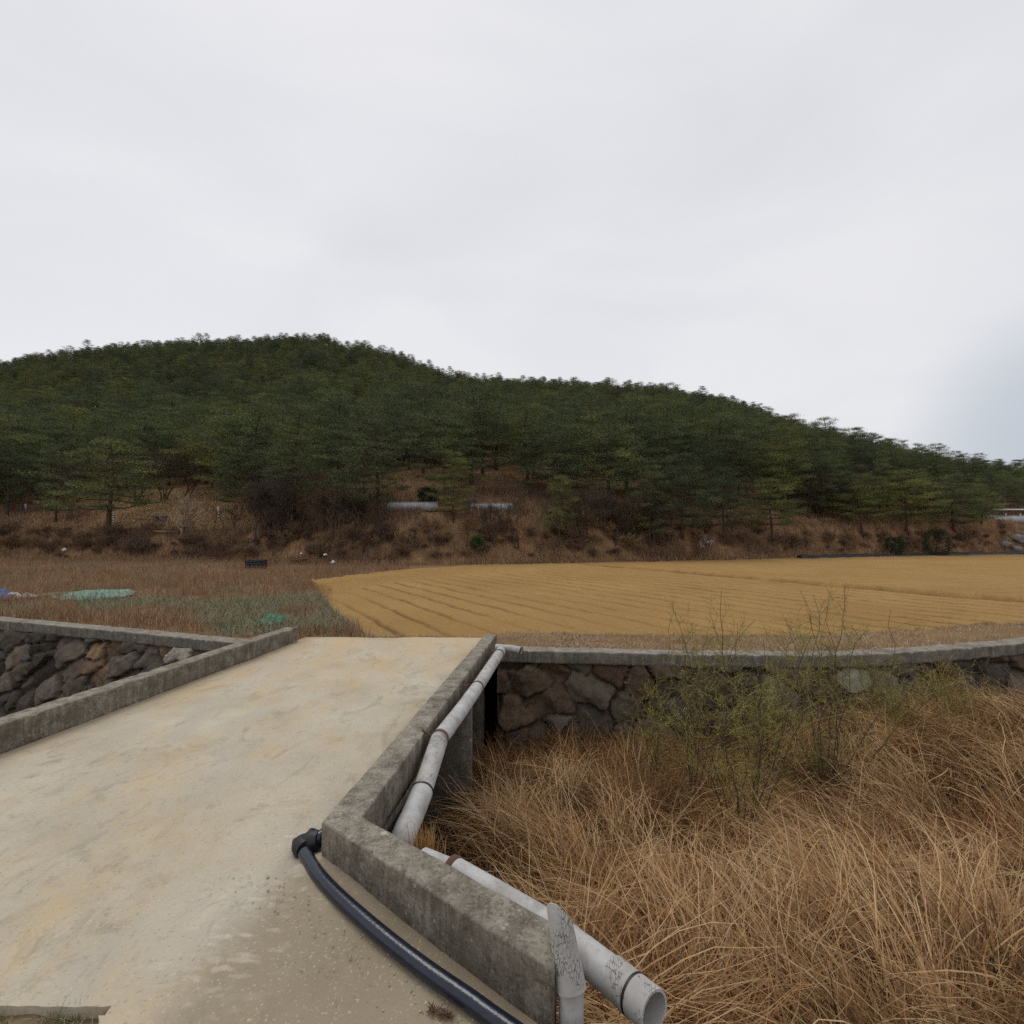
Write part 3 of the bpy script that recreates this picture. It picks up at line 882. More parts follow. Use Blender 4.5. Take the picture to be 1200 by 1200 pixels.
    for r_ in (0.0, 0.006):
        for i in range(rows):
            for j in range(k):
                an = 2 * math.pi * j / k
                cut = 0.0 + 0.17 * (0.5 - 0.5 * math.cos(an - R(240))) ** 1.1
                t = cut + (L + 0.012 * math.sin(an) - cut) * i / (rows - 1)
                rad = 0.050 + 0.017 * t / L - r_
                V.append(base + axis * t + rad * (math.cos(an) * side + math.sin(an) * fr))
    V = np.array(V); i = np.arange(rows * k).reshape(rows, k); j = np.roll(i, -1, 1)
    Q = np.stack([i[:-1].ravel(), j[:-1].ravel(), j[1:].ravel(), i[1:].ravel()], 1); n = rows * k
    rim0 = np.stack([j[0], i[0], i[0] + n, j[0] + n], 1); rim1 = np.stack([i[-1], j[-1], j[-1] + n, i[-1] + n], 1)
    a = Acc(); a.add(V, np.concatenate([Q, Q[:, ::-1] + n, rim0, rim1])); add_local(root, a, 'sleeve', MT['crazed'])

    # --- black hose on the road, turned by an elbow at the kerb corner
    br = 0.043
    def onroad(px, py):
        v = (py - 600) / 600
        Y = (CAMZ - br - 0.004) / (v - 0.045)
        return np.array([(px - 600) / 600 * Y, Y, deckz(Y) + br + 0.004])
    pts = [onroad(*p) for p in ((357, 1000), (373, 1025), (400, 1054), (450, 1098), (500, 1137), (550, 1172), (587, 1199))]
    last = pts[-1]; prev = pts[-2]
    pts += [last + (last - prev) * 1.3 + np.array([0.02, 0, 0]), last + (last - prev) * 3.2 + np.array([0.12, 0, 0])]
    for q in pts: q[2] = deckz(max(q[1], 0)) + br + 0.004
    el = onroad(352, 988)
    root = empty('water_hose', tuple(el), 'glossy black plastic water pipe curving along the road at the foot of the concrete kerb', 'pipe')
    a = Acc(); tube(a, smooth_path(pts, 10), br, 24); add_local(root, a, 'hose', MT['black'])
    far = [el + np.array([0.05, 0.06, 0.02]), np.array([par_in_right(3.62) - 0.075, 3.62, deckz(3.62) + 0.10]), np.array([par_in_right(4.4) - 0.05, 4.4, deckz(4.4) + 0.16]), np.array([par_in_right(5.6) - 0.045, 5.6, deckz(5.6) + 0.10]), np.array([par_in_right(9.5) - 0.05, 9.5, deckz(9.5) + br + 0.005])]
    a = Acc(); tube(a, smooth_path(far, 10), br, 20); add_local(root, a, 'hose', MT['black'])
    # elbow fitting with ribbed nuts
    a = Acc()
    d_in = (pts[1] - pts[0]); d_in /= np.linalg.norm(d_in)
    d_out = far[1] - far[0]; d_out /= np.linalg.norm(d_out)
    c = el
    tube(a, smooth_path([c + d_in * 0.07, c + d_in * 0.02, c + d_out * 0.025, c + d_out * 0.10], 6), 0.055, 24)
    elb = add_local(root, a, 'elbow_fitting', MT['blackrib'])
    a = Acc()
    tube(a, [c + d_in * 0.0, c + d_in * 0.02, c + d_in * 0.085, c + d_in * 0.10], [0.058, 0.064, 0.064, 0.056], 24)
    a2 = Acc(); tube(a2, [c + d_out * 0.05, c + d_out * 0.06, c + d_out * 0.13, c + d_out * 0.15], [0.056, 0.063, 0.063, 0.054], 24)
    for q in range(24):
        an = q / 24 * 2 * math.pi
        s1 = np.cross(d_in, [0, 0, 1]); s1 /= np.linalg.norm(s1); s2 = np.cross(s1, d_in)
        w = (math.cos(an) * s1 + math.sin(an) * s2) * 0.064
        tube(a, [c + d_in * 0.022 + w, c + d_in * 0.083 + w], 0.004, 5)
    b = c - d_in * 0.03 - np.array([0.03, 0, 0.012])
    tube(a, [c - d_in * 0.02, b], [0.034, 0.03], 16)
    add_local(root, a, 'ribbed_nut', MT['blackrib']).parent = elb
    add_local(root, a2, 'ribbed_nut', MT['blackrib']).parent = elb

# ------------------------------------------------------------------ grass blades
def blades(roots, yaw, length, lean, curl, width, tint, segs=4, crinkle=0.0, droop=None):
    """curved tapering strips; lean/curl in radians from the vertical (start, extra by the tip)"""
    n = len(roots)
    k = segs + 1
    t = np.linspace(0, 1, k)
    ang = lean[:, None] + curl[:, None] * t[None, :] ** 1.2
    ang = 0.5 * (ang[:, 1:] + ang[:, :-1])
    if crinkle: ang = ang + rng.normal(0, crinkle * 0.8, ang.shape) * t[None, 1:]
    step = length[:, None] / segs
    h = np.concatenate([np.zeros((n, 1)), np.cumsum(np.sin(ang) * step, 1)], 1)
    v = np.concatenate([np.zeros((n, 1)), np.cumsum(np.cos(ang) * step, 1)], 1)
    yw = yaw[:, None] + (droop[:, None] * t[None, :] if droop is not None else 0)
    if crinkle:
        ys_ = yw[:, 1:] + np.cumsum(rng.normal(0, crinkle, (n, segs)), 1) if np.ndim(yw) == 2 and yw.shape[1] > 1 else yw + np.cumsum(rng.normal(0, crinkle, (n, segs)), 1)
        hs_ = np.sin(ang) * step
        gx = np.concatenate([np.zeros((n, 1)), np.cumsum(hs_ * np.cos(ys_), 1)], 1); gy = np.concatenate([np.zeros((n, 1)), np.cumsum(hs_ * np.sin(ys_), 1)], 1)
    else:
        gx = h * np.cos(yw); gy = h * np.sin(yw)
    C = np.stack([roots[:, 0, None] + gx, roots[:, 1, None] + gy, roots[:, 2, None] + v], -1)
    side = np.stack([-np.sin(yaw), np.cos(yaw), np.zeros(n)], -1)[:, None, :]
    tw = rng.uniform(-1, 1, n)[:, None, None]
    side = side + tw * np.array([0, 0, 1.0])[None, None, :] * 0.8
    w = width[:, None] * (1 - 0.85 * t[None, :] ** 1.5) * 0.5
    Lv = C - side * w[..., None]; Rv = C + side * w[..., None]
    V = np.stack([Lv, Rv], 2).reshape(n, k * 2, 3)
    b = np.arange(n)[:, None] * (2 * k) + np.arange(segs)[None, :] * 2
    Q = np.stack([b, b + 1, b + 3, b + 2], -1).reshape(-1, 4)
    T = np.repeat(tint[:, None, :], k * 2, 1)
    return V.reshape(-1, 3), Q, T.reshape(-1, 3)

STRAW = np.array([(0.52, 0.37, 0.205), (0.42, 0.275, 0.135), (0.33, 0.195, 0.09), (0.25, 0.135, 0.062), (0.62, 0.48, 0.30), (0.36, 0.23, 0.125)])
def pick(pal, n, p=None):
    c = pal[rng.choice(len(pal), n, p=p)]
    return c * rng.uniform(0.8, 1.2, (n, 1))

def build_channel_grass():
    # dense combed mat of dead reed grass that fills the channel to the right of the bridge
    n = 80000
    d = rng.uniform(0, 1, n)
    Y = 2.3 + 7.4 * d ** 0.9
    X = rng.uniform(-1.1, 1.0, n) * 1.0
    X = -1.15 + rng.uniform(0, 1, n) * (1.35 * Y + 2.5)
    keep = (Y < bank_y(X) - 0.55) & (Y > 3.62 - 0.8 * np.clip(X + 1.0, 0, 9) + 0.12) & ~((X < 0.55) & (Y < 2.62))
    # thin out in the gap under the bridge and let the wall foot show
    keep &= rng.uniform(0, 1, n) < np.clip((X + 1.25) / 0.5, 0.15, 1)
    keep &= rng.uniform(0, 1, n) < 0.10 + 1.0 * sstep(-0.25, 0.3, fbm(X / 0.75, Y / 0.65, 61, 3))
    X, Y = X[keep], Y[keep]; n = len(X)
    Z = zmound(X, Y) - 0.03
    flow = 2.2 * fbm(X / 2.2, Y / 1.8, 62, 3) * math.pi + R(150) + 0.75 * rng.normal(0, 1, n)
    stand = sstep(0.0, 0.5, fbm(X / 1.1 + 9, Y / 1.1, 63, 2) + 0.25 * sstep(6, 9, Y))
    lodged = rng.uniform(0, 1, n) < 0.82 - 0.35 * stand
    lean = np.where(lodged, rng.uniform(0.1, 1.0, n), rng.uniform(0.0, 0.4, n))
    curl = np.where(lodged, rng.uniform(0.7, 2.3, n), rng.uniform(-0.2, 1.0, n))
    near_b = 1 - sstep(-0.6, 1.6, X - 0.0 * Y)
    L = rng.uniform(0.38, 1.15, n) * np.where(lodged, 1.05, 0.8) * (1 - 0.25 * near_b)
    L *= 0.8 + 0.35 * sstep(-0.4, 0.4, fbm(X / 1.3, Y / 1.1, 64, 2))
    W = rng.uniform(0.004, 0.010, n) * np.where(rng.uniform(0, 1, n) < 0.15, 1.6, 1.0)
    patch = fbm(X / 1.5, Y / 1.2, 65, 3)
    pr = np.clip(0.40 + 1.0 * patch, 0.06, 0.9)
    lightc = pick(STRAW, n, [0.26, 0.28, 0.16, 0.06, 0.12, 0.12]) * np.array([1.0, 0.93, 0.86])
    darkc = pick(STRAW, n, [0.05, 0.14, 0.30, 0.38, 0.03, 0.10]) * np.array([0.95, 0.82, 0.72])
    tint = np.where((rng.uniform(0, 1, n) < pr)[:, None], lightc, darkc) * np.array([0.76, 0.64, 0.53])
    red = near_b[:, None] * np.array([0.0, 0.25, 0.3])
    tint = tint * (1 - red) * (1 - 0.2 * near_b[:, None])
    a = Acc()
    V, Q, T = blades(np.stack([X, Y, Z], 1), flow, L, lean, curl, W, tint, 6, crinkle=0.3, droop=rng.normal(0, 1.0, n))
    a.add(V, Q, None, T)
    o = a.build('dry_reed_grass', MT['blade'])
    tag(o, 'lodged mass of dead tan reed grass filling the stream channel', 'grass', kind='stuff')

    # tussocks: coarse flat blades that fall together, with dark hollows between them
    a = Acc()
    nc = 5600
    cy = 2.45 + 7.2 * rng.uniform(0, 1, nc) ** 0.85
    cx = -0.75 + rng.uniform(0, 1, nc) * (1.3 * cy + 2.0)
    dens = fbm(cx / 0.9, cy / 0.7, 161, 3)
    keep = (cy < bank_y(cx) - 0.45) & (cy > 3.75 - 0.8 * np.clip(cx + 1.0, 0, 9) + 0.15) & ~((cx < 0.6) & (cy < 2.7)) & (rng.uniform(0, 1, nc) < sstep(-0.32, 0.12, dens) * 0.95 + 0.03)
    cx, cy = cx[keep], cy[keep]; nc = len(cx)
    cz = zmound(cx, cy) + rng.uniform(0.0, 0.42, nc)
    cyaw = 2.2 * fbm(cx / 2.0, cy / 1.6, 62, 3) * math.pi + R(150) + rng.normal(0, 0.75, nc)
    fall = rng.uniform(0, 1, nc) < 0.86
    bright = np.where(rng.uniform(0, 1, nc) < 0.2, rng.uniform(1.0, 1.5, nc), rng.uniform(0.32, 1.0, nc)) * (0.85 + 0.5 * fbm(cx / 1.6, cy / 1.2, 163, 2))
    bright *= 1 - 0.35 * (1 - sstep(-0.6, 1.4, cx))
    red = np.clip(rng.normal(0.0, 0.5, nc) + fbm(cx / 2.2, cy / 2.0, 164, 2), -0.6, 1.0)
    mm = rng.integers(22, 58, nc)
    idx = np.repeat(np.arange(nc), mm); n = len(idx)
    roots = np.stack([cx[idx], cy[idx], cz[idx]], 1) + rng.normal(0, 1, (n, 3)) * np.array([0.085, 0.085, 0.05])
    f = fall[idx]
    yaw = cyaw[idx] + rng.normal(0, 1, n) * np.where(f, 0.72, 1.6)
    lean = np.where(f, rng.uniform(0.45, 1.4, n), rng.uniform(0.0, 0.6, n))
    curl = np.where(f, rng.uniform(-0.1, 1.3, n), rng.uniform(0.0, 1.4, n))
    L = rng.uniform(0.22, 0.82, n) * np.where(f, 1.0, 0.85)
    W = rng.uniform(0.005, 0.0135, n)
    base = pick(STRAW, n, [0.24, 0.25, 0.20, 0.09, 0.10, 0.12])
    tint = base * bright[idx][:, None] * (np.array([1.08, 0.90, 0.74]) + red[idx][:, None] * np.array([0.04, -0.12, -0.18]))
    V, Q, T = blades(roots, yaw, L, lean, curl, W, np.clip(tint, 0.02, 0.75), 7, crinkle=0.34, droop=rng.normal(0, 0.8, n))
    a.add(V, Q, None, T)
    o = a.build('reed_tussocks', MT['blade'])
    tag(o, 'coarse matted tussocks of broken tan reed blades in the stream channel', 'grass', kind='stuff')

    # heaps of flattened straw, sweeping over the mat in arcs
    a = Acc()
    ns = 0
    for c in range(120):
        cy = rng.uniform(2.8, 8.6); cx = rng.uniform(-0.3, 1.25 * cy + 1.2)
        if cy > bank_y(np.array([cx]))[0] - 0.9 or (cx < 0.9 and cy < 3.1): continue
        m = int(rng.uniform(70, 190))
        yw = 2.2 * fbm(np.array([cx / 2.2]), np.array([cy / 1.8]), 62, 3)[0] * math.pi + R(150) + rng.normal(0, 0.9)
        px = cx + rng.normal(0, 0.16, m); py = cy + rng.normal(0, 0.14, m)
        pz = zmound(px, py) + rng.uniform(0.1, 0.5, m)
        y_ = yw + rng.normal(0, 0.30, m)
        L = rng.uniform(0.6, 1.35, m)
        V, Q, T = blades(np.stack([px, py, pz], 1), y_, L, rng.uniform(0.5, 1.1, m), rng.uniform(0.5, 1.3, m), rng.uniform(0.005, 0.012, m),
                         pick(STRAW, m, [0.3, 0.22, 0.10, 0.02, 0.27, 0.09]) * np.array([1.02, 0.92, 0.80]), 6, crinkle=0.22, droop=rng.normal(0, 0.5, m))
        a.add(V, Q, None, T)
    o = a.build('flattened_straw', MT['blade'])
    tag(o, 'paler flattened straw swept in arcs over the reed grass', 'grass', kind='stuff')

    # stray tall stalks
    a = Acc()
    for c in range(260):
        cy = rng.uniform(3.2, 9.0); cx = rng.uniform(0.0, 1.1 * cy + 1)
        if cy > bank_y(np.array([cx]))[0] - 0.5: continue
        z0 = float(zmound(np.array([cx]), np.array([cy]))[0]) + 0.1
        L = rng.uniform(0.9, 1.7); yw = rng.uniform(0, 6.28); ln = rng.uniform(0.1, 0.8); cu = rng.uniform(0.0, 1.1)
        t = np.linspace(0, 1, 9); an = ln + cu * t
        h = np.concatenate([[0], np.cumsum(np.sin(an[:-1])) * L / 8]); v = np.concatenate([[0], np.cumsum(np.cos(an[:-1])) * L / 8])
        bend = 0.05 * np.sin(t * rng.uniform(2, 7) + rng.uniform(0, 6))
        P = np.stack([cx + h * math.cos(yw) - bend * math.sin(yw), cy + h * math.sin(yw) + bend * math.cos(yw), z0 + v], 1)
        tube(a, P, np.linspace(0.0048, 0.0018, 9), 4, STRAW[rng.choice([0, 1, 4])] * rng.uniform(0.7, 1.1), cap=False)
    o = a.build('dead_stalks', MT['blade'])
    tag(o, 'scattered long bent dead stalks above the reed grass', 'grass', kind='stuff')

def bank_y(X):
    p = np.array(BANK_R, float)
    return np.interp(X, p[:, 0], p[:, 1])

def scatter_grass(name, label, UY, hfun, length, width, pal, p=None, lean=(0, 0.5), curl=(0.1, 0.9), segs=2):
    U, Y = UY
    n = len(U)
    X = U * Y
    Z = hfun(U, Y) - 0.02
    L = rng.uniform(*length, n)
    V, Q, T = blades(np.stack([X, Y, Z], 1), rng.uniform(0, 6.28, n), L, rng.uniform(*lean, n), rng.uniform(*curl, n), rng.uniform(*width, n), pick(np.array(pal), n, p), segs)
    a = Acc(); a.add(V, Q, None, T)
    o = a.build(name, MT['blade'])
    return tag(o, label, 'grass', kind='stuff')

def rand_uy(n, u0, u1, ylo, yhi, pw=1.0):
    U = rng.uniform(u0, u1, n)
    a = ylo(U); b = yhi(U)
    Y = a + (b - a) * rng.uniform(0, 1, n) ** pw
    return U, Y

def infield(U, Y):
    return (U > -0.392) & (Y > Ynear_field(np.maximum(U, -0.392)) - 0.15) & (Y < Yfoot(U) + 0.2)

def build_meadow_grass():
    U, Y = rand_uy(125000, -1.55, -0.2, lambda u: bank_u(u) + 0.6, lambda u: Yfoot_s(u) + 0.5, 1.0)
    k = ~infield(U, Y) & ~((U > -0.43) & (Y < 11.0))
    X = U * Y
    green = (fbm(X / 3.5, Y / 2.5, 71, 2) + 1.1 * np.exp(-((Y - 15.8) / 2.6) ** 2) * (U > -0.85) - 0.25) > 0.28
    bare = rng.uniform(0, 1, len(U)) < 0.45 + 0.6 * sstep(-0.3, 0.3, fbm(X / 1.6, Y / 1.6, 72, 3))
    short = Y < 12.8
    kk = k & bare & ~green & (rng.uniform(0, 1, len(U)) < np.where(short, 0.8, 1))
    scatter_grass('dry_meadow_grass', 'reddish tan dry grass covering the fallow ground beyond the left stream wall', (U[kk], Y[kk]), zfar, (0.18, 0.5), (0.008, 0.018),
                  [(0.31, 0.205, 0.12), (0.25, 0.145, 0.08), (0.19, 0.105, 0.06), (0.37, 0.28, 0.175)], [0.3, 0.34, 0.24, 0.12])
    kk = k & green & (rng.uniform(0, 1, len(U)) < 0.75)
    scatter_grass('grey_green_weeds', 'low grey green weeds in the fallow ground behind the left parapet', (U[kk], Y[kk]), zfar, (0.15, 0.42), (0.012, 0.026),
                  [(0.20, 0.20, 0.13), (0.15, 0.165, 0.105), (0.30, 0.27, 0.165), (0.15, 0.19, 0.06)], [0.4, 0.3, 0.25, 0.05], lean=(0.2, 1.0))
    # straw-coloured verge between coping and field
    U, Y = rand_uy(30000, -0.42, 1.5, lambda u: bank_u(u) + 0.36, lambda u: np.maximum(Ynear_field(np.maximum(u, -0.392)) + 0.25, bank_u(u) + 0.6), 1.0)
    k = ~((U < -0.03) & (Y < 11.05)) & (rng.uniform(0, 1, len(U)) < 0.25 + 0.8 * sstep(-0.2, 0.4, fbm(U * 12, Y / 0.5, 75, 3)))
    k &= (U > -0.1) | (Y > 11.0)
    scatter_grass('verge_grass', 'short pale dry grass on the verge between the stream coping and the ploughed field', (U[k], Y[k]), lambda u, y: zplain(y), (0.03, 0.15), (0.006, 0.013),
                  [(0.46, 0.37, 0.23), (0.36, 0.26, 0.15), (0.26, 0.17, 0.10), (0.5, 0.42, 0.30)], None, lean=(0.1, 1.2))
    # rough grass on the embankment and under the first trees
    U, Y = rand_uy(120000, -1.5, 1.5, lambda u: Yfoot_s(u) - 0.4, lambda u: Yfoot_s(u) + 17, 1.25)
    X = U * Y
    k = rng.uniform(0, 1, len(U)) < 0.3 + 0.8 * sstep(-0.3, 0.3, fbm(X / 2.4, Y / 2.4, 77, 3))
    k &= ~infield(U, Y)
    scatter_grass('embankment_grass', 'rough brown grass on the bank at the foot of the hill', (U[k], Y[k]), zfar, (0.2, 0.6), (0.02, 0.045),
                  [(0.35, 0.215, 0.115), (0.25, 0.15, 0.082), (0.42, 0.29, 0.165), (0.15, 0.095, 0.06)], [0.3, 0.34, 0.2, 0.16])
    # the paler grass of the clearing on the terrace
    U, Y = rand_uy(60000, -0.80, -0.50, lambda u: Yfoot_s(u) + 3.6, lambda u: Yfoot_s(u) + 16, 1.0)
    scatter_grass('clearing_grass', 'pale tan grass on the sloping clearing behind the white posts', (U, Y), zfar, (0.2, 0.45), (0.02, 0.04),
                  [(0.58, 0.42, 0.245), (0.50, 0.335, 0.18), (0.64, 0.50, 0.31)], None, lean=(0.5, 1.4))
    # upright twiggy brush on the bank
    U, Y = rand_uy(80000, -1.4, 1.15, lambda u: Yfoot_s(u) + 0.2, lambda u: Yfoot_s(u) + np.where((u > -0.78) & (u < -0.5), 4.2, 10.5), 1.0)
    X = U * Y
    k = (rng.uniform(0, 1, len(U)) < 0.05 + 1.0 * sstep(0.0, 0.35, fbm(X / 2.8, Y / 1.7, 81, 3))) & ~(np.abs(U + 0.21 - 0.010 * (Yfoot_s(U) + 9 - Y)) < 0.022)
    scatter_grass('brushwood', 'tangle of dark leafless brush and brambles along the bank below the wood', (U[k], Y[k]), zfar, (0.35, 1.25), (0.018, 0.034),
                  [(0.15, 0.098, 0.068), (0.105, 0.07, 0.055), (0.22, 0.135, 0.085), (0.17, 0.105, 0.08)], None, lean=(0, 0.7), curl=(-0.2, 0.5), segs=3)
    # green tufts and straw in the notch of soil by the road
    n = 16000
    X = rng.uniform(-4.6, -1.88, n); Y = 2.38 - 2.6 * rng.uniform(0, 1, n) ** 1.5
    k = fbm(X / 0.16, Y / 0.16, 79, 3) > 0.02
    X, Y = X[k], Y[k]; n = len(X)
    V, Q, T = blades(np.stack([X, Y, deckz(Y) - 0.06], 1), rng.uniform(0, 6.28, n), rng.uniform(0.03, 0.12, n), rng.uniform(0, 0.9, n), rng.uniform(0.2, 1.2, n), rng.uniform(0.002, 0.005, n),
                     pick(np.array([(0.12, 0.15, 0.04), (0.16, 0.17, 0.06), (0.36, 0.28, 0.16), (0.45, 0.38, 0.26)]), n), 3)
    a = Acc(); a.add(V, Q, None, T)
    tag(a.build('roadside_grass', MT['blade']), 'small green and straw tufts in the gap at the near edge of the road', 'grass', kind='stuff')

# ------------------------------------------------------------------ trees
def make_pine(seed, H=7.0, Rm=2.3, base=0.28, dens=1.0, yellow=0.25):
    rg = np.random.default_rng(seed)
    tr = Acc()
    zz = np.linspace(0, H * 0.97, 10)
    bx = 0.25 * np.sin(zz * rg.uniform(0.3, 0.7) + rg.uniform(0, 6)) * zz / H; by = 0.25 * np.sin(zz * rg.uniform(0.3, 0.7) + rg.uniform(0, 6)) * zz / H
    bx -= bx[0]; by -= by[0]
    P = np.stack([bx, by, zz - 0.3], 1)
    tube(tr, P, np.linspace(0.115, 0.018, 10), 7)
    Vs, Cs = [], []
    z = H * base
    while z < H * 0.98:
        f = (z - H * base) / (H * (1 - base))
        prof = (1 - f ** 1.6) ** 0.8 * (0.78 + 0.22 * min(1, f / 0.2)) + 0.10
        nb = rg.integers(3, 6) if f < 0.8 else 3
        a0 = rg.uniform(0, 6.28)
        for b in range(nb):
            an = a0 + b * 6.28 / nb + rg.uniform(-.4, .4)
            L = Rm * prof * rg.uniform(0.6, 1.15)
            rise = rg.uniform(-0.05, 0.28) + 0.5 * f
            k = 6
            t = np.linspace(0, 1, k)
            cx = np.interp(z, zz, bx); cy = np.interp(z, zz, by)
            bp = np.stack([cx + np.cos(an) * L * t, cy + np.sin(an) * L * t, z - 0.3 + L * (rise * t - 0.12 * np.sin(t * 3.1)) ], 1)
            tube(tr, bp, np.linspace(0.04, 0.012, k) * (1.2 - f), 4, cap=False)
            nc = max(2, int(L / 0.36 * dens))
            for c in range(nc):
                s = rg.uniform(0.35, 1.03)
                ctr = np.array([np.interp(s, t, bp[:, i]) for i in range(3)])
                lat = rg.normal(0, 0.20 * L * s + 0.05)
                ctr = ctr + np.array([-np.sin(an) * lat, np.cos(an) * lat, rg.uniform(-0.02, 0.14)])
                m = int(100 * rg.uniform(0.7, 1.3))
                rr = rg.uniform(0.26, 0.46)
                pp = rg.normal(0, 1, (m, 3)) * np.array([rr, rr, 0.13]) * 0.62 + ctr
                dr = rg.normal(0, 1, (m, 3)) + (pp - ctr) / rr * 0.9 + np.array([0, 0, 0.75])
                dr /= np.linalg.norm(dr, axis=1, keepdims=True)
                ln = rg.uniform(0.09, 0.19, (m, 1))
                sd = np.cross(dr, rg.normal(0, 1, (m, 3))); sd /= np.linalg.norm(sd, axis=1, keepdims=True)
                wd = rg.uniform(0.009, 0.019, (m, 1))
                Vs.append(np.stack([pp - sd * wd, pp + sd * wd, pp + dr * ln], 1).reshape(-1, 3))
                cc = np.array([0.096, 0.115, 0.050]) if rg.uniform() > yellow else np.array([0.145, 0.15, 0.052])
                cc = cc * rg.uniform(0.6, 1.45)
                Cs.append(np.broadcast_to(cc, (m * 3, 3)))
        z += H * (1 - base) / 9.5 * rg.uniform(0.75, 1.25)
    V = np.concatenate(Vs); C = np.concatenate(Cs)
    return tr, V, np.arange(len(V)).reshape(-1, 3), C

def make_bare(seed, H=5.0, stems=1, spread=0.5, depth=5, col=(0.10, 0.075, 0.06), r0=0.09, twig_r=0.008):
    rg = np.random.default_rng(seed)
    a = Acc(); fine = Acc()
    def grow(p, d, L, r, lev):
        k = 4
        pts = [p]
        dd = d.copy()
        for i in range(k):
            dd = dd + rg.normal(0, 0.11, 3); dd[2] += 0.05; dd /= np.linalg.norm(dd)
            pts.append(pts[-1] + dd * L / k)
        tgt = a if lev <= 1 else fine
        tube(tgt, pts, np.linspace(r, r * 0.6, k + 1), 5 if lev < 2 else 3, np.array(col) * rg.uniform(0.8, 1.25), cap=False)
        if lev >= depth: return
        nb = rg.integers(2, 4) + (1 if lev > 1 else 0)
        for b in range(nb):
            s = rg.uniform(0.35, 1.0) if b else 1.0
            q = np.array([np.interp(s, np.linspace(0, 1, k + 1), np.array(pts)[:, i]) for i in range(3)])
            ax = rg.normal(0, 1, 3); ax -= ax.dot(dd) * dd; ax /= np.linalg.norm(ax)
            sp = rg.uniform(0.25, 0.8)
            nd = dd * math.cos(sp) + ax * math.sin(sp); nd[2] += 0.12; nd /= np.linalg.norm(nd)
            grow(q, nd, L * rg.uniform(0.6, 0.82), max(r * 0.55, twig_r), lev + 1)
    for s in range(stems):
        an = rg.uniform(0, 6.28) if stems > 1 else 0
        tilt = rg.uniform(0.15, spread) if stems > 1 else 0.06
        d = np.array([math.cos(an) * math.sin(tilt), math.sin(an) * math.sin(tilt), math.cos(tilt)])
        grow(np.array([rg.normal(0, 0.06), rg.normal(0, 0.06), -0.2]), d, H * 0.34 * rg.uniform(0.8, 1.1), r0, 0)
    return a, fine

def place(proto_parts, name, loc, label, cat, group, rz, sc):
    r = empty(name, loc, label, cat, group, rz)
    r.scale = sc
    for pname, me in proto_parts:
        o = bpy.data.objects.new(pname, me)
        COL.objects.link(o)
        o.parent = r
    return r

def acc_mesh(acc, name, mat):
    F = []
    if acc.Q: F.append(np.concatenate(acc.Q))
    if acc.T: F.append(np.concatenate(acc.T))
    o = mesh_np(name, np.concatenate(acc.V), F, mat, None, np.concatenate(acc.C), True)
    me = o.data
    bpy.data.objects.remove(o)
    return me

